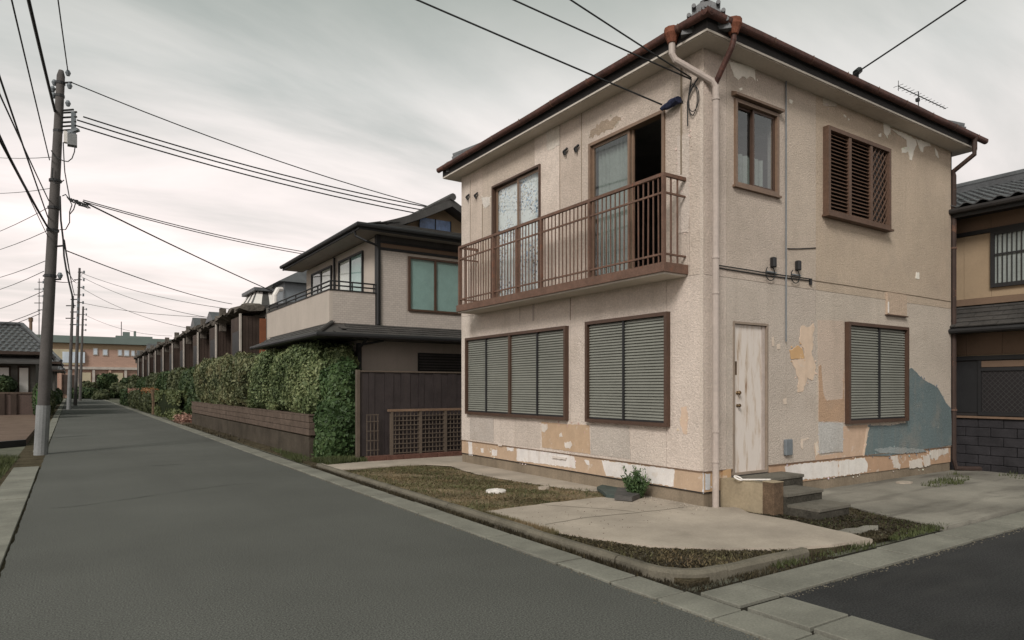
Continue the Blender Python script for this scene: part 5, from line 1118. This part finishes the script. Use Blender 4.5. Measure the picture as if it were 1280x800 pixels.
MB().box(RX-.03, 3.7, 2.06, RX+.049, 9, 2.14).build('lintel', M_black, RH)
MB().box(RX+.0, 3.7, 1.04, RX+.049, 9, 2.055).build('dark_screen_wall', M_fascia, RH)
lw = MB().box(RX-.04, 5.36, 1.05, RX-.001, 5.41, 2.05).box(RX-.04, 3.75, 1.05, RX-.001, 5.359, 1.12).box(RX-.04, 3.75, 1.86, RX-.001, 5.359, 1.92).build('screen_window', M_black, RH)
pbox('mesh_backing', lw, RX-.012, 3.75, 1.121, RX-.002, 5.359, 1.859, M_screenD)
b = MB(); a0, a1, z0, z1 = 3.75, 5.355, 1.122, 1.858
for sgn in (1,-1):
    for k in range(-12, 26):
        X0 = a0 + k*.085; X1 = X0 + (z1-z0)*.9
        if sgn < 0: X0, X1 = X1, X0
        lo = sorted(((a0-X0)/(X1-X0), (a1-X0)/(X1-X0))); f0, f1 = max(0,lo[0]), min(1,lo[1])
        if f1-f0 > .01: b.bar((RX-.018-.003*sgn, X0+(X1-X0)*f0, z0+(z1-z0)*f0), (RX-.018-.003*sgn, X0+(X1-X0)*f1, z0+(z1-z0)*f1), .008, .005, (1,0,0))
b.build('mesh_screen', M_meshD, lw, kind='stuff')
pbox('transom', RH, RX-.02, 3.75, 1.93, RX-.001, 5.359, 2.04, M_tanD); pbox('side_pane', RH, RX-.012, 5.415, 1.1, RX-.001, 5.95, 2.03, M_black)
pbox('sill', RH, RX-.10, 3.65, 1.0, RX+.049, 9, 1.036, M_brownL)
MB().box(RX-.0, 3.7, 0, RX+.05, 9, .999).build('block_core', M_blackblock, RH)
for r_ in range(6):
    z0 = r_*.166; y = 3.6 + (.2 if r_ % 2 else 0)
    while y < 7.4: pbox('block', RH, RX-.06+random.uniform(-.006,.006), y+.005, z0+.004, RX-.001, y+.395, z0+.162, M_blackblock, bev=.006); y += .40

# ------------------------------------------------------------------ row of dark terraced houses along the street
def row_unit(y0, L_, first=False):
    if first: lab = 'dark brown row house with orange framed window next to the beige house balcony'
    u = thing('row_house', (8, y0+L_/2, 0), 'weathered dark brown row house with pale jambs in the long terrace', 'row house', 'row houses along the street')
    y1 = y0+L_
    MB().box(6.25, y0, 0, 11, y1-.02, 4.55).build('wall', M_jamb, u)
    MB().box(5.30, y0+.20, .6, 6.249, y0+L_*.42, 4.25).build('shutter_bay', M_terr, u)
    pbox('jamb', u, 5.24, y0+.14, .4, 5.299, y0+.30, 4.32, M_jamb); pbox('jamb', u, 6.16, y0+.10, .4, 6.26, y0+.199, 4.32, M_jamb)
    for k in range(6): pbox('board', u, 5.31+.13*k, y0+.185, .7, 5.425+.13*k, y0+.199, 4.2, M_terr)
    MB().box(6.02, y0+L_*.5, 1.0, 6.249, y0+L_*.88, 4.1).build('dark_panel', M_terr, u)
    pbox('jamb', u, 5.86, y0+L_*.46, .4, 6.0, y0+L_*.46+.10, 4.3, M_white)
    pbox('window', u, 5.285, y0+L_*.12, 2.2, 5.299, y0+L_*.36, 3.7, M_black)
    # lumpy eave coping of old tiles
    b = MB(); n = 16; m = 7; dz = random.uniform(-.1,.12)
    for i in range(n+1):
        y = y0 - .05 + (L_+.08)*i/n
        for k in range(m):
            t = 2*math.pi*k/m; b.v.append((5.66 + .50*math.cos(t) + random.uniform(-.07,.07), y, 4.52 + dz + .13*math.sin(t) + random.uniform(-.09,.09)))
    for i in range(n):
        for k in range(m): b.f.append((i*m+k, i*m+(k+1)%m, (i+1)*m+(k+1)%m, (i+1)*m+k))
    b.f.append(tuple(range(m))); b.f.append(tuple(n*m+k for k in range(m))); b.build('eave_coping', M_stonecap, u)
    MB().add([(5.2,y0,4.5),(5.2,y1-.02,4.5),(8.6,y1-.02,5.15),(8.6,y0,5.15),(11.2,y0,4.6),(11.2,y1-.02,4.6)], [(0,1,2,3),(3,2,5,4),(0,3,4),(1,5,2),(0,4,5,1)]).build('roof', M_tileD, u)
    if random.random() < .6: MB().add([(5.3,y0+1.2,4.6),(5.3,y0+3.2,4.6),(5.3,y0+2.2,5.15+dz),(7.5,y0+1.2,4.6),(7.5,y0+3.2,4.6),(7.5,y0+2.2,5.15+dz)], [(0,1,2),(3,5,4),(0,2,5,3),(1,4,5,2)]).build('dormer', M_tile, u)
    pbox('chimney_post', u, 5.35, y0+L_*.95, 4.0, 5.6, y0+L_*.95+.22, 4.98, M_stonecap)
    return u
L_ = 4.95; y = 26.0; units = []
for k in range(10): units.append(row_unit(y, L_)); y += L_
ORD = ['first','second','third','fourth','fifth','sixth','seventh','eighth','ninth','last']
for k in range(1, 10): units[k]['label'] = ORD[k] + ' dark brown row house in the terrace counted from the beige balcony house'
u0 = units[0]; u0['label'] = 'dark row house with striped turret roof and orange window frame beside the balcony house'
MB().box(5.9, 25.9, 2.2, 6.24, 25.98, 4.15).build('end_jamb', M_orange, u0)
MB().box(6.05, 25.25, 2.2, 8, 25.59, 4.5).build('clapboard_end', M_clap, u0)
for z in np.arange(2.3, 4.3, .16): pbox('board', u0, 6.0, 25.2, z, 8, 25.249, z+.14, M_clap)
tb = [(6.6,31.2),(6.6,36.6),(9.6,36.6),(9.6,31.2)]; tt = [(7.4,33.0),(7.4,35.2),(8.9,35.2),(8.9,33.0)]
for i in range(4):
    j = (i+1) % 4
    for k in range(6):
        f0, f1 = k/6, (k+1)/6; A0 = np.array(tb[i])*(1-f0)+np.array(tb[j])*f0; A1 = np.array(tb[i])*(1-f1)+np.array(tb[j])*f1; C0 = np.array(tt[i])*(1-f0)+np.array(tt[j])*f0; C1 = np.array(tt[i])*(1-f1)+np.array(tt[j])*f1
        MB().add([(*A0,4.7),(*A1,4.7),(*C1,6.15),(*C0,6.15),(8.1,34,4.7),(8.1,34,6.15)], [(0,1,2,3),(0,4,1),(3,2,5),(0,3,5,4),(1,4,5,2)]).build('turret_stripe', M_white if k % 2 else M_tileD, u0)
MB().box(7.2,32.7,6.151,9.1,35.5,6.3).build('turret_cap', M_tile, u0)
MB().box(7.5,28.6,4.6,9.6,30.6,6.0).build('side_gable', M_greyM, u0); MB().add([(7.2,28.3,6.0),(9.9,28.3,6.0),(9.9,30.9,6.0),(7.2,30.9,6.0),(8.5,28.9,6.75),(8.5,30.3,6.75)],[(0,1,4),(3,5,2),(0,4,5,3),(1,2,5,4),(0,3,2,1)]).build('side_gable_roof', M_tile, u0)
MB().tube([(7.4,28.6,5.7),(7.2,28.5,5.66),(7.05,28.4,5.4),(7.05,28.4,4.6)], .10, 8).build('white_pipe', M_white, u0)

# ------------------------------------------------------------------ green beds beyond the planter
def bush(name, label, c, rad, n, size, mat, seed, group=None, cat='bush', power=2.6, amp=.12, trunk=False, zb=0, depth=.22):
    t = thing(name, (c[0], c[1], zb), label, cat, group)
    core('twigs', t, c, [q*.82 for q in rad], M_twig, power); foliage('leaves', t, c, rad, n, size, mat, seed, zmin=zb+.01, power=power, amp=amp, depth=depth)
    MB().tube([(c[0],c[1],zb-.02),(c[0]+.02,c[1],c[2])], [.06,.03], 6).build('stem', M_bark, t); return t
bush('box_hedge', 'low clipped box hedge with pale top edge between the planter and the tan post', (4.42,39.4,.66), (.34,4.6,.70), 15000, .085, M_leafL, 51, cat='hedge', power=7, amp=.02, depth=.1)
bush('box_hedge', 'olive low bush beyond the tan post with orange flowers above', (4.35,50.5,.62), (.36,4.8,.74), 10000, .11, M_leafF, 52, cat='hedge', power=3, amp=.14)
bush('box_hedge', 'rounded olive bush bulging toward the road past the flowering one', (4.32,60.5,.62), (.38,5.0,.74), 8000, .13, M_leafF, 53, cat='hedge', power=2.6, amp=.18)
bush('box_hedge', 'small low bush where the road meets the far hedge', (4.3,71,.6), (.38,4,.75), 5000, .15, M_leafD, 54, cat='hedge', power=3, amp=.15)
tall = [(35,5.0),(40,5.0),(45.5,5.0),(52,4.98),(60,4.96),(69,4.95)]
tl = ['tall dark hedge shrub nearest the planter under the row houses', 'second tall dark hedge shrub under the row houses', 'third tall dark hedge shrub along the terrace', 'fourth tall hedge shrub along the terrace', 'fifth tall hedge shrub far along the terrace', 'last tall hedge shrub at the far end of the terrace']
for i, (y, x) in enumerate(tall):
    bush('tall_hedge', tl[i], (x, y, 1.2), (.44, 3.2+.25*i, 1.25 + .06*(i % 2)), 11000, .10+.012*i, M_leafD if i % 2 == 0 else M_leafF, 60+i, 'tall hedge shrubs in front of the terrace', 'hedge', 3.0, .14)
for i, (c, rad, m_, lb) in enumerate((((4.45,33.2,.10),(.45,1.2,.16),M_leafP,'pink flowers spilling at the planter end'), ((5.0,34.6,.2),(.4,.5,.35),M_leafI,'small bright green plant in the flower bed'), ((4.35,50,1.34),(.33,3.6,.12),M_leafO,'orange flowers along the top of the olive bush beyond the post'), ((4.32,62,1.32),(.33,3.5,.13),M_leafP,'pink flowers over the far rounded bush'), ((4.42,38.5,1.36),(.3,3.2,.05),M_leafL,'pale young shoots on the clipped box hedge top'))):
    t = thing('flowers', (c[0],c[1],max(0,c[2]-rad[2])), lb, 'flowers'); foliage('blooms', t, c, (rad[0]*1.05, rad[1], rad[2]*1.5), 1300, .075, m_, 80+i, zmin=.0, depth=.8, amp=.4)
t = thing('wooden_post', (4.12,44.6,0), 'weathered tan post standing at the corner of the clipped box hedge', 'post'); MB().tube([(4.12,44.6,-.02),(4.12,44.6,.7),(4.10,44.6,1.40)], [.12,.10,.16], 7).build('shaft', M_wood, t); MB().tube([(4.10,44.6,1.401),(4.10,44.6,1.46)], .17, 7).build('cap', M_wood, t)
sheet('flower_bed', wobble([(4.0,31.7),(6.0,31.7),(6.0,36),(4.1,36)], .3, .04), .03, M_pave, thick=.06)

# ------------------------------------------------------------------ building across the end of the street
EB = thing('brick_building', (6, 130, 0), 'long low pink brick building with green metal roof across the street end', 'building')
Yb = 125
MB().box(-12, Yb, 0, 40, Yb+14, 8.6).build('wall', M_cladbig, EB)
MB().box(-13, Yb-.8, 8.601, 41, Yb+15, 9.7).build('roof', M_greenroof, EB)
MB().box(-12.5, Yb-.5, 4.5, 40, Yb-.001, 4.9).build('ledge', M_jamb, EB)
MB().box(-12, Yb-.03, 7.7, 40, Yb-.001, 8.55).build('upper_band', M_tan, EB)
def ebw(u0, u1, v0, v1):
    p = PY(u0, v1, Yb); q = PY(u1, v0, Yb); w = MB().box(p[0], Yb-.12, p[2], q[0], Yb-.001, q[2]).build('window', M_jamb, EB)
    pbox('pane', w, p[0]+.12, Yb-.16, p[2]+.12, q[0]-.12, Yb-.121, q[2]-.12, M_paleblue)
for q in ((116,122.5,435,444),(128,135,436.5,444.5),(147,153,437,445),(154.5,162,437.5,445.5),(163.5,169,438,445.5),(170.5,174.5,438,446),(175.5,179.5,438.5,446),(182,188,439,446)): ebw(*q)
MB().box(-12, Yb-.35, 5.2, PY(104,440,Yb)[0], Yb-.05, 7.6).build('cream_bay', M_cream, EB)
for k in range(4): x = PY(78+7*k,440,Yb)[0]; pbox('bay_window', EB, x, Yb-.42, 5.5, x+.75, Yb-.351, 7.2, M_paleblue)
for k in range(9):
    x = -1.5 + k*2.2; pbox('column', EB, x, Yb-.4, 0, x+.35, Yb-.002, 4.45, M_jamb if k % 3 else M_pinkbrick)
    if k % 2 == 0: pbox('dark_opening', EB, x+.5, Yb-.2, .6, x+2.0, Yb-.003, 3.6, M_terr)
    else: pbox('cream_bay_low', EB, x+.5, Yb-.2, 1.0, x+2.0, Yb-.003, 4.0, M_cream)
rf = thing('roof_plant', (9.6, 128, 9.7), 'small blue green machinery on the far building roof', 'roof plant')
MB().box(6.2,126.5,9.7,11.5,128,10.15).box(7.2,126.6,10.15,8.2,127.6,10.8).box(8.8,126.6,10.15,9.1,127.6,11.0).build('housing', M_greenroof, rf); MB().tube([(7.0,127,9.7),(7.0,127,12.5)], .06, 5).build('mast', M_black, rf)
MB().box(-.6, 121, -.02, 14, 124.9, .9).build('low_wall', M_jamb) if False else None
et = thing('low_wall', (6, 121.5, 0), 'low pale wall closing the far end of the road', 'low wall'); MB().box(2.2,121.4,0,16,121.7,.9).build('wall', M_jamb, et); MB().box(2.1,121.35,.901,16.1,121.75,1.0).build('coping', M_conc, et)
def tree(c, h, r, label, seed, mat=M_leafD, n=5000, size=.26, group='small trees at the street end'):
    t = thing('tree', (c[0],c[1],0), label, 'tree', group); MB().tube([(c[0],c[1],-.05),(c[0]+.05,c[1],h*.35),(c[0]-.05,c[1],h*.7)], [.14,.10,.05], 7).build('trunk', M_bark, t)
    b = MB()
    for k in range(6): a = k*1.05; b.tube([(c[0],c[1],h*.4),(c[0]+r*.6*math.cos(a),c[1]+r*.6*math.sin(a),h*.75)], [.05,.02], 5)
    b.build('limbs', M_bark, t)
    for j in range(5):
        a = j*1.3+seed; cc = (c[0]+r*.45*math.cos(a), c[1]+r*.45*math.sin(a), h*(.62+.2*((j*37) % 5)/5)); foliage('crown', t, cc, (r*.62,r*.62,h*.22), n//5, size, mat, seed*7+j, amp=.25, depth=.7)
    return t
for i, (x, y, h, r, lb) in enumerate(((4.5,112,3.6,1.2,'small clipped round tree left of the far columns'), (7.5,115,3.2,1.4,'low dark tree before the far building columns'), (10.5,112,3.4,1.5,'dark spreading tree beside the far terrace end'), (13,108,4.2,1.6,'taller dark tree behind the terrace end'), (2.4,117,2.4,1.2,'small pale green tree at the road end'), (6,106,2.2,1.3,'short bushy tree past the last low bush'), (-3.4,96,4.5,1.7,'green tree behind the far utility poles'))): tree((x,y),h,r,lb,90+i, M_leafD if i not in (4,5) else M_leafF)
for i, (x, y, rx, h, m_, lb) in enumerate(((1.5,114,1.6,1.5,M_leafD,'dark low hedge mass closing the left of the road end'), (5.2,116,2.0,1.9,M_leafD,'broad dark bush in front of the far pale wall'), (9.0,110,2.2,2.0,M_leafF,'olive bush before the far terrace end'), (12.5,104,2.2,2.4,M_leafD,'tall dark bush at the terrace end'), (3.4,104,.9,1.0,M_leafF,'small olive bush at the far road edge'))):
    bush('far_bush', lb, (x,y,h*.5), (rx,1.6,h*.62), 3500, .22, m_, 120+i, amp=.25)
bush('verge_bush', 'light green low bushes rising behind the far road bend', (7.5,88,.9), (2.0,9,1.1), 7000, .2, M_leafF, 97, power=2.4, amp=.2)
bush('verge_bush', 'bright green roadside bush under the far poles', (-1.6,62,.5), (.6,4,.8), 4000, .16, M_leafI, 98, amp=.2)
bush('verge_bush', 'dark roadside bush at the left bend beyond the poles', (-1.4,84,.6), (.6,7,.9), 4000, .2, M_leafD, 99, amp=.2)

# ------------------------------------------------------------------ left side: forecourt, low brick wall, old houses
fc = sheet('forecourt', [(-1.02,22.4),(-1.02,43.4),(-9,43.4),(-9,21.6),(-1.9,21.6)], .14, M_pave, thick=.2)
kb = MB().prism([(-1.9,21.5,.15),(-1.0,22.3,.15),(-1.02,22.42,.15),(-1.9,21.62,.15)], (0,0,-.2)).build('forecourt_edge', M_black, fc); MB().box(-9,21.48,-.05,-1.901,21.6,.148).build('forecourt_edge', M_black, fc)
lw_ = thing('brick_wall', (-4, 43.7, 0), 'low reddish brown brick wall behind the forecourt on the left', 'brick wall'); MB().box(-9,43.5,0,-1.45,43.8,1.25).build('wall', M_lowbrick, lw_); MB().box(-9,43.45,1.251,-1.42,43.85,1.33).build('coping', M_block, lw_)
for x in (-1.62,-2.6,-3.1): pbox('pier', lw_, x, 43.4, 0, x+.25, 43.449, 1.25, M_terr)
def old_house(x1, y0, y1, ez_, rz_, label, detail=True, wallm=M_clap):
    t = thing('old_house', (x1-4, (y0+y1)/2, 0), label, 'house', 'old houses on the left side of the street'); x0 = x1-8
    MB().box(x0, y0, 0, x1, y1, ez_).build('wall', wallm, t)
    o = .7; mx_ = (x0+x1)/2; my0, my1 = y0+3.2, y1-3.2
    A_ = [(x0-o,y0-o,ez_),(x1+o,y0-o,ez_),(x1+o,y1+o,ez_),(x0-o,y1+o,ez_),(x0+3,(y0+y1)/2,rz_),(x1-.8,(y0+y1)/2,rz_)]
    r_ = MB().add(A_, [(0,1,5,4),(1,2,5),(2,3,4,5),(3,0,4),(3,2,1,0)]).build('roof', M_tileD, t)
    tiled_slope(A_[0],A_[1],A_[4],A_[5], r_, M_tile, 9, 'tile_course', .03, .3, .04); tiled_slope(A_[1],A_[2],A_[5],A_[5], r_, M_tile, 9, 'tile_course', .03, .3, .04)
    for a, c in ((0,4),(1,5),(2,5),(4,5)): MB().tube([Vector(A_[a])+Vector((0,0,.08)), Vector(A_[c])+Vector((0,0,.1))], .11, 7).build('hip_ridge', M_tile, t)
    MB().box(x0-o, y0-o-.02, ez_-.14, x1+o, y0-o+.06, ez_+.03).box(x1+o-.06, y0-o+.061, ez_-.14, x1+o+.02, y1+o, ez_+.03).build('fascia', M_terr, r_)
    if detail:
        z = .9
        while z < ez_-.2: pbox('board', t, x1-5, y0-.03, z, x1-.02, y0-.001, z+.15, wallm); z += .17
        for a, c in ((x1-4.3,x1-3.0),(x1-1.75,x1-1.1),(x1-.8,x1-.25)):
            w_ = MB().box(a,y0-.08,1.1,c,y0-.031,2.75).build('window', M_terr, t); pbox('pane', w_, a+.08, y0-.11, 1.2, c-.08, y0-.081, 2.65, M_white)
        MB().add([(x1-6,y0-1.0,2.95),(x1+.5,y0-1.0,2.95),(x1+.5,y0-.1,3.3),(x1-6,y0-.1,3.3),(x1-6,y0-1.0,2.85),(x1+.5,y0-1.0,2.85),(x1+.5,y0-.1,2.85),(x1-6,y0-.1,2.85)], [(0,1,2,3),(4,5,1,0),(4,7,6,5),(1,5,6,2),(0,3,7,4)]).build('porch_roof', M_tileD, t)
    return t
old_house(-1.6, 45.2, 53, 3.5, 5.25, 'low grey clapboard house with tiled hip roof behind the brick wall')
old_house(-1.25, 58, 68, 3.4, 5.2, 'second old tiled house half hidden behind the near pole', True)
old_house(-1.2, 74, 88, 3.2, 5.0, 'third old house in shade beside the distant poles', False)
bush('clipped_bush', 'round clipped dark bush standing behind the brick wall on the left', (-3.2,44.4,1.7), (.75,.5,.5), 3500, .09, M_leafD, 101, zb=0)
bush('clipped_bush', 'dark bush at the end of the brick wall behind the pole', (-1.25,42,.9), (.35,.8,.9), 3000, .09, M_leafD, 102)
bush('clipped_bush', 'brownish bush between the pole and second old house', (-1.2,48,.7), (.4,1.5,.75), 3000, .10, M_leafH2, 103)
gp = thing('narrow_board', (-.72, 25, 0), 'narrow upright dark board with green top standing behind the pole', 'board'); MB().box(-.86,24.9,-.03,-.66,25.0,1.0).build('board', M_black, gp); MB().box(-.865,24.89,1.001,-.655,25.01,1.45).build('green_top', mk('green_paint', (.05,.14,.035), rough=.6), gp); MB().box(-.65,24.9,-.03,-.62,25.0,1.42).build('pale_edge', M_tan, gp)
cs = thing('chimney_stack', (-3.4, 100, 0), 'thin brown chimney stack above the left roofs', 'chimney'); p_ = PT(38.5,400,82); MB().tube([(p_[0],p_[1],0),(p_[0],p_[1],p_[2]-.2)], .17, 8).build('shaft', M_tanD, cs); MB().tube([(p_[0],p_[1],p_[2]-.2),(p_[0],p_[1],p_[2]+.3)], .24, 8).build('cap', M_tanD, cs)

# ------------------------------------------------------------------ utility poles and cables
base = G(51, 568); t_b = (base - OV) @ FV
top = PT(76.5, 88, t_b)
PB, PTP = Vector((base[0], base[1], 0)), Vector(top)
P1 = thing('utility_pole', (base[0], base[1], 0), 'tall leaning concrete utility pole with pale grey foot beside the road', 'utility pole')
def on(f): return PB.lerp(PTP, f)
MB().tube([on(-.01), on(.0), on(.30), on(.65), on(.985), on(1.0)], [.128,.128,.122,.106,.084,.05], 14).build('shaft', M_pole, P1, smooth=True)
MB().tube([on(-.008), on(.128)], [.144,.142], 14).build('foot_wrap', M_poleL, P1)
rvec = Vector(RV); fvec = Vector(FV)
zf = lambda v: (HOR-v)/FPX*t_b + CAM_H
def pole_at(v): return on((zf(v))/PTP.z)
for v in (104,120,164,226,260,288,345): MB().tube([pole_at(v)-Vector((0,0,.03)), pole_at(v)+Vector((0,0,.03))], .128 if v > 200 else .098, 12).build('band', M_black, P1)
def arm(v, u0, u1, r_=.025, name='arm'):
    p = pole_at(v); a = PT(u0, v, t_b); c = PT(u1, v-1, t_b); MB().tube([a, c], r_, 6).build(name, M_black, P1)
for v, u0, u1 in ((104,68,90),(112,66,72),(120,66,72),(138,78,92),(141,78,96),(147,78,96),(153,78,95),(158,78,95),(163,78,92),(308,70,80),(345,54,62),(350,55,76)): arm(v, u0, u1, .022)
for u, v in ((85,91),(87,107),(68,103),(66,111),(67,119),(85,129),(75,344)): p = Vector(PT(u, v, t_b)); MB().tube([p-Vector((0,0,.07)), p, p+Vector((0,0,.06))], [.035,.06,.03], 8).build('insulator', M_greyM, P1)
MB().bar(PT(92,140,t_b), PT(92,170,t_b), .06, .10).build('switch_frame', M_greyM, P1); MB().bar(PT(86,166,t_b), PT(98,162,t_b), .10, .06).build('switch_arm', M_greyM, P1)
c_ = Vector(PT(90,175,t_b)); MB().box(c_.x-.09,c_.y-.1,c_.z-.14,c_.x+.10,c_.y+.1,c_.z+.12).build('transformer_box', M_poleL, P1); c_ = Vector(PT(81.5,172,t_b)); MB().box(c_.x-.03,c_.y-.06,c_.z-.12,c_.x+.04,c_.y+.06,c_.z+.14).build('fuse_box', M_white, P1)
def loop(pxs, r_=.012, name='drop_wire'):
    MB().tube([PT(u, v, t_b-.15) for u, v in pxs], r_, 5).build(name, M_cable, P1)
loop([(94,182),(93,190),(90,198),(85,202),(79,201),(68,195),(64,188)]); loop([(79,178),(80,200),(81,215),(84,232),(87,248)]); loop([(66,210),(65,222),(69,229),(75,229),(80,225)]); loop([(75,245),(76,275),(79,300),(80,320),(83,338),(86,352),(90,368),(92,385)], .02, 'riser_cable')
loop([(78,245),(82,243),(86,248),(90,256),(87,265),(87,278),(82,287),(75,287)]); loop([(95,252),(92,262),(87,268)]); loop([(74,287),(72,290),(60,287)])
r_ = random.Random(3)
for k in range(9): x = 84 + k*2.6; loop([(x, 246+k*1.0), (x+2, 250+k*1.0+r_.uniform(-2,2)), (x+5, 252+k), (x+8, 250+k*1.1+r_.uniform(-2,2)), (x+3, 248+k)], .016, 'cable_splice')
def cable(A_, B_c, sag, r_, label, group=None, n=14, name='cable'):
    A_, B_c = Vector(A_), Vector(B_c); pts = []
    for i in range(n+1): f = i/n; pts.append(A_.lerp(B_c, f) - Vector((0,0,sag*4*f*(1-f))))
    o = MB().tube(pts, r_, 5).build(name, M_cable, None, loc=tuple(A_)); return tag(o, label, 'cable', group)
# to the back of the beige house
cable(PT(89,103,t_b), PT(600,274,20.5), .25, .014, 'upper thin cable from the leaning pole top to the beige house roof')
for k, (u, v, u2, v2) in enumerate(((104,146,600,270),(96,150,600,275),(95,157,600,280))): cable(PT(u,v,t_b), PT(u2,v2,20.5), .22, .018, ('top','middle','bottom')[k] + ' one of three parallel black cables from the leaning pole to the beige roof', 'three parallel cables to the beige house')
cable(PT(104,252,t_b), PT(345,366,29.6), .05, .02, 'straight dark cable from the pole splices down to the row houses')
for k in range(2): cable(PT(104,250+2*k,t_b), PT(388,316+3*k,21), .10, .012, ('upper','lower')[k] + ' one of two thin twisted cables from the splices to the beige house', 'twisted pair to the beige house')
cable(PT(82,313,t_b), PT(290,380,32), .15, .014, 'thin dotted cable sagging from mid pole to the row houses')
def run(A_, u, v, k=4., rise=0.):      # far point on the sight line (u, v) at the start's height, then carried on
    A_ = np.array(A_, float); d = D(u, v); t = (A_[2] + rise - CAM_H) / d[2]; E_ = OV + d*t; return tuple(A_ + (E_ - A_)*k)
# along the street towards and past the camera
cable(PT(85,90,t_b), run(PT(85,90,t_b),71,-20), .15, .013, 'single cable rising from the leaning pole top along the street')
th = cable(PT(69,140,t_b), run(PT(69,140,t_b),33,-30), .3, .030, 'thick bundled cable from the leaning pole running overhead along the street'); 
cable(PT(62,200,t_b), run(PT(62,200,t_b),11,-30), .2, .012, 'thin cable along the street left of the thick bundle')
cable(PT(60,272,t_b), run(PT(60,272,t_b),-14,30), .3, .013, 'hanging telephone cable sweeping to the left above the street')
cable(PT(60,285,t_b), run(PT(60,285,t_b),-14,110), .5, .022, 'heavy telephone cable with loops sweeping left from mid pole')
cable(PT(61,251,t_b), run(PT(61,251,t_b),-14,66), .3, .012, 'second hanging telephone cable beside the looped one')
cable(PT(60,296,t_b), run(PT(60,296,t_b),-20,110), .2, .008, 'very thin wire beneath the telephone cables')
lab = 'thin service wire leading off to the left from the leaning pole'
for wi, (u,v,u2,v2) in enumerate(sorted(((61,259,-20,281),(60,288,-20,302),(57,326,-20,336),(55,339,-20,352),(54,364,-20,376),(70,196,-20,180),(66,235,-20,226),(52,387,-20,395),(50,392,-20,400)), key=lambda q: q[1])): cable(PT(u,v,t_b), np.array(PT(u,v,t_b)) + (np.array(PT(u2,v2,t_b+6))-np.array(PT(u,v,t_b)))*3, .45, .008, ('highest','second','third','fourth','fifth','sixth','seventh','eighth','lowest')[wi] + ' ' + lab + ' counting downward', 'service wires to the left')
# far poles
def far_pole(u0, v0, u1, v1, r0, label):
    b_ = G(u0, v0); tt_ = (b_-OV) @ FV; tp = Vector(PT(u1, v1, tt_)); t = thing('utility_pole', (b_[0], b_[1], 0), label, 'utility pole'); b0 = Vector((b_[0], b_[1], -.05))
    MB().tube([b0, b0.lerp(tp,.5), tp], [r0, r0*.85, r0*.6], 10).build('shaft', M_pole, t)
    for k in range(5): q = b0.lerp(tp, .97-.055*k); MB().tube([q-rvec*.45*(1 if k % 2 else .3), q+rvec*.45*(.5 if k % 2 else 1)], .04, 5).build('arm', M_black, t); MB().tube([q+rvec*.4-Vector((0,0,.12)), q+rvec*.4+Vector((0,0,.12))], .08, 6).build('insulator', M_greyM, t)
    return t, tp, tt_
pA = far_pole(86,512,91,370,.13,'distant utility pole with pale lower half standing at the road edge')
MB().tube([G(86,512)+np.array([0,0,0]), Vector(G(86,512)).lerp(pA[1],.35)], [.15,.14], 10).build('pale_wrap', M_poleL, pA[0])
pB = far_pole(94,507,99.5,335,.15,'tallest distant utility pole just behind the pale footed one'); pC = far_pole(100,501,104,383,.17,'most distant utility pole with stubby cross arms')
pD = far_pole(48.5,505,49,348,.05,'thin lamp mast rising behind the leaning pole')
cable(PT(101,341,pB[2]), PT(300,388,42), .4, .017, 'upper far cable from the tallest distant pole to the terrace'); cable(PT(102,346,pB[2]), PT(280,400,42), .5, .017, 'lower far cable from the tallest distant pole to the terrace')
cable(PT(102,360,pB[2]), PT(245,412,50), .5, .017, 'far cable sagging from mid distant pole to the terrace'); cable(PT(100,378,pB[2]), PT(285,397,45), .3, .017, 'flat far cable low over the street from the distant pole'); cable(PT(105,393,pC[2]), PT(215,420,70), .6, .017, 'lowest far cable from the most distant pole')
cable(PT(80,300,t_b), PT(93,368,pA[2]), .15, .02, 'cable from the leaning pole down to the pale footed distant pole'); cable(PT(84,338,t_b), PT(98,352,pB[2]), .2, .012, 'cable from the leaning pole to the tallest distant pole')
cable(PT(70,352,t_b), PT(104,340,pB[2]), .3, .012, 'thin tie cable between the leaning pole and the tallest distant pole')
# cables to the abandoned house
hA = Vector(W.p(*W.px(834,133), .10)); hB = Vector(W.p(*W.px(866,100), .03)); 
cable(hA, run(hA,500,-16,4,.8), .08, .011, 'cable from the blue rag bracket rising up over the street'); cable(hB, run(hB,622,-16,4,.5), .08, .010, 'longer cable from the wall coil rising over the balcony'); cable(hB+Vector((0,0,.02)), run(hB,697,-16,4,.4), .08, .010, 'steeper cable from the wall coil rising over the eave')
rb = PY(1060, 98, 5.46); cable(rb, run(rb,1228,-17,4,.5), .04, .012, 'cable rising to the right from behind the house gutter')
sp_ = thing('cable_splice_box', tuple(PY(1072,91,5.46)), 'small black clamp hanging on the cable above the gutter', 'clamp'); q = Vector(PY(1072,90,5.42)); MB().tube([q-Vector((.05,0,.03)), q+Vector((.05,0,.04))], .05, 8).tube([q, q-Vector((0,0,.12))], .02, 5).build('clamp', M_black, sp_); MB().tube([q-Vector((0,0,.12)), q+Vector((.08,0,-.17)), q+Vector((.16,0,-.14))], .02, 5).build('tail', M_lattice, sp_)
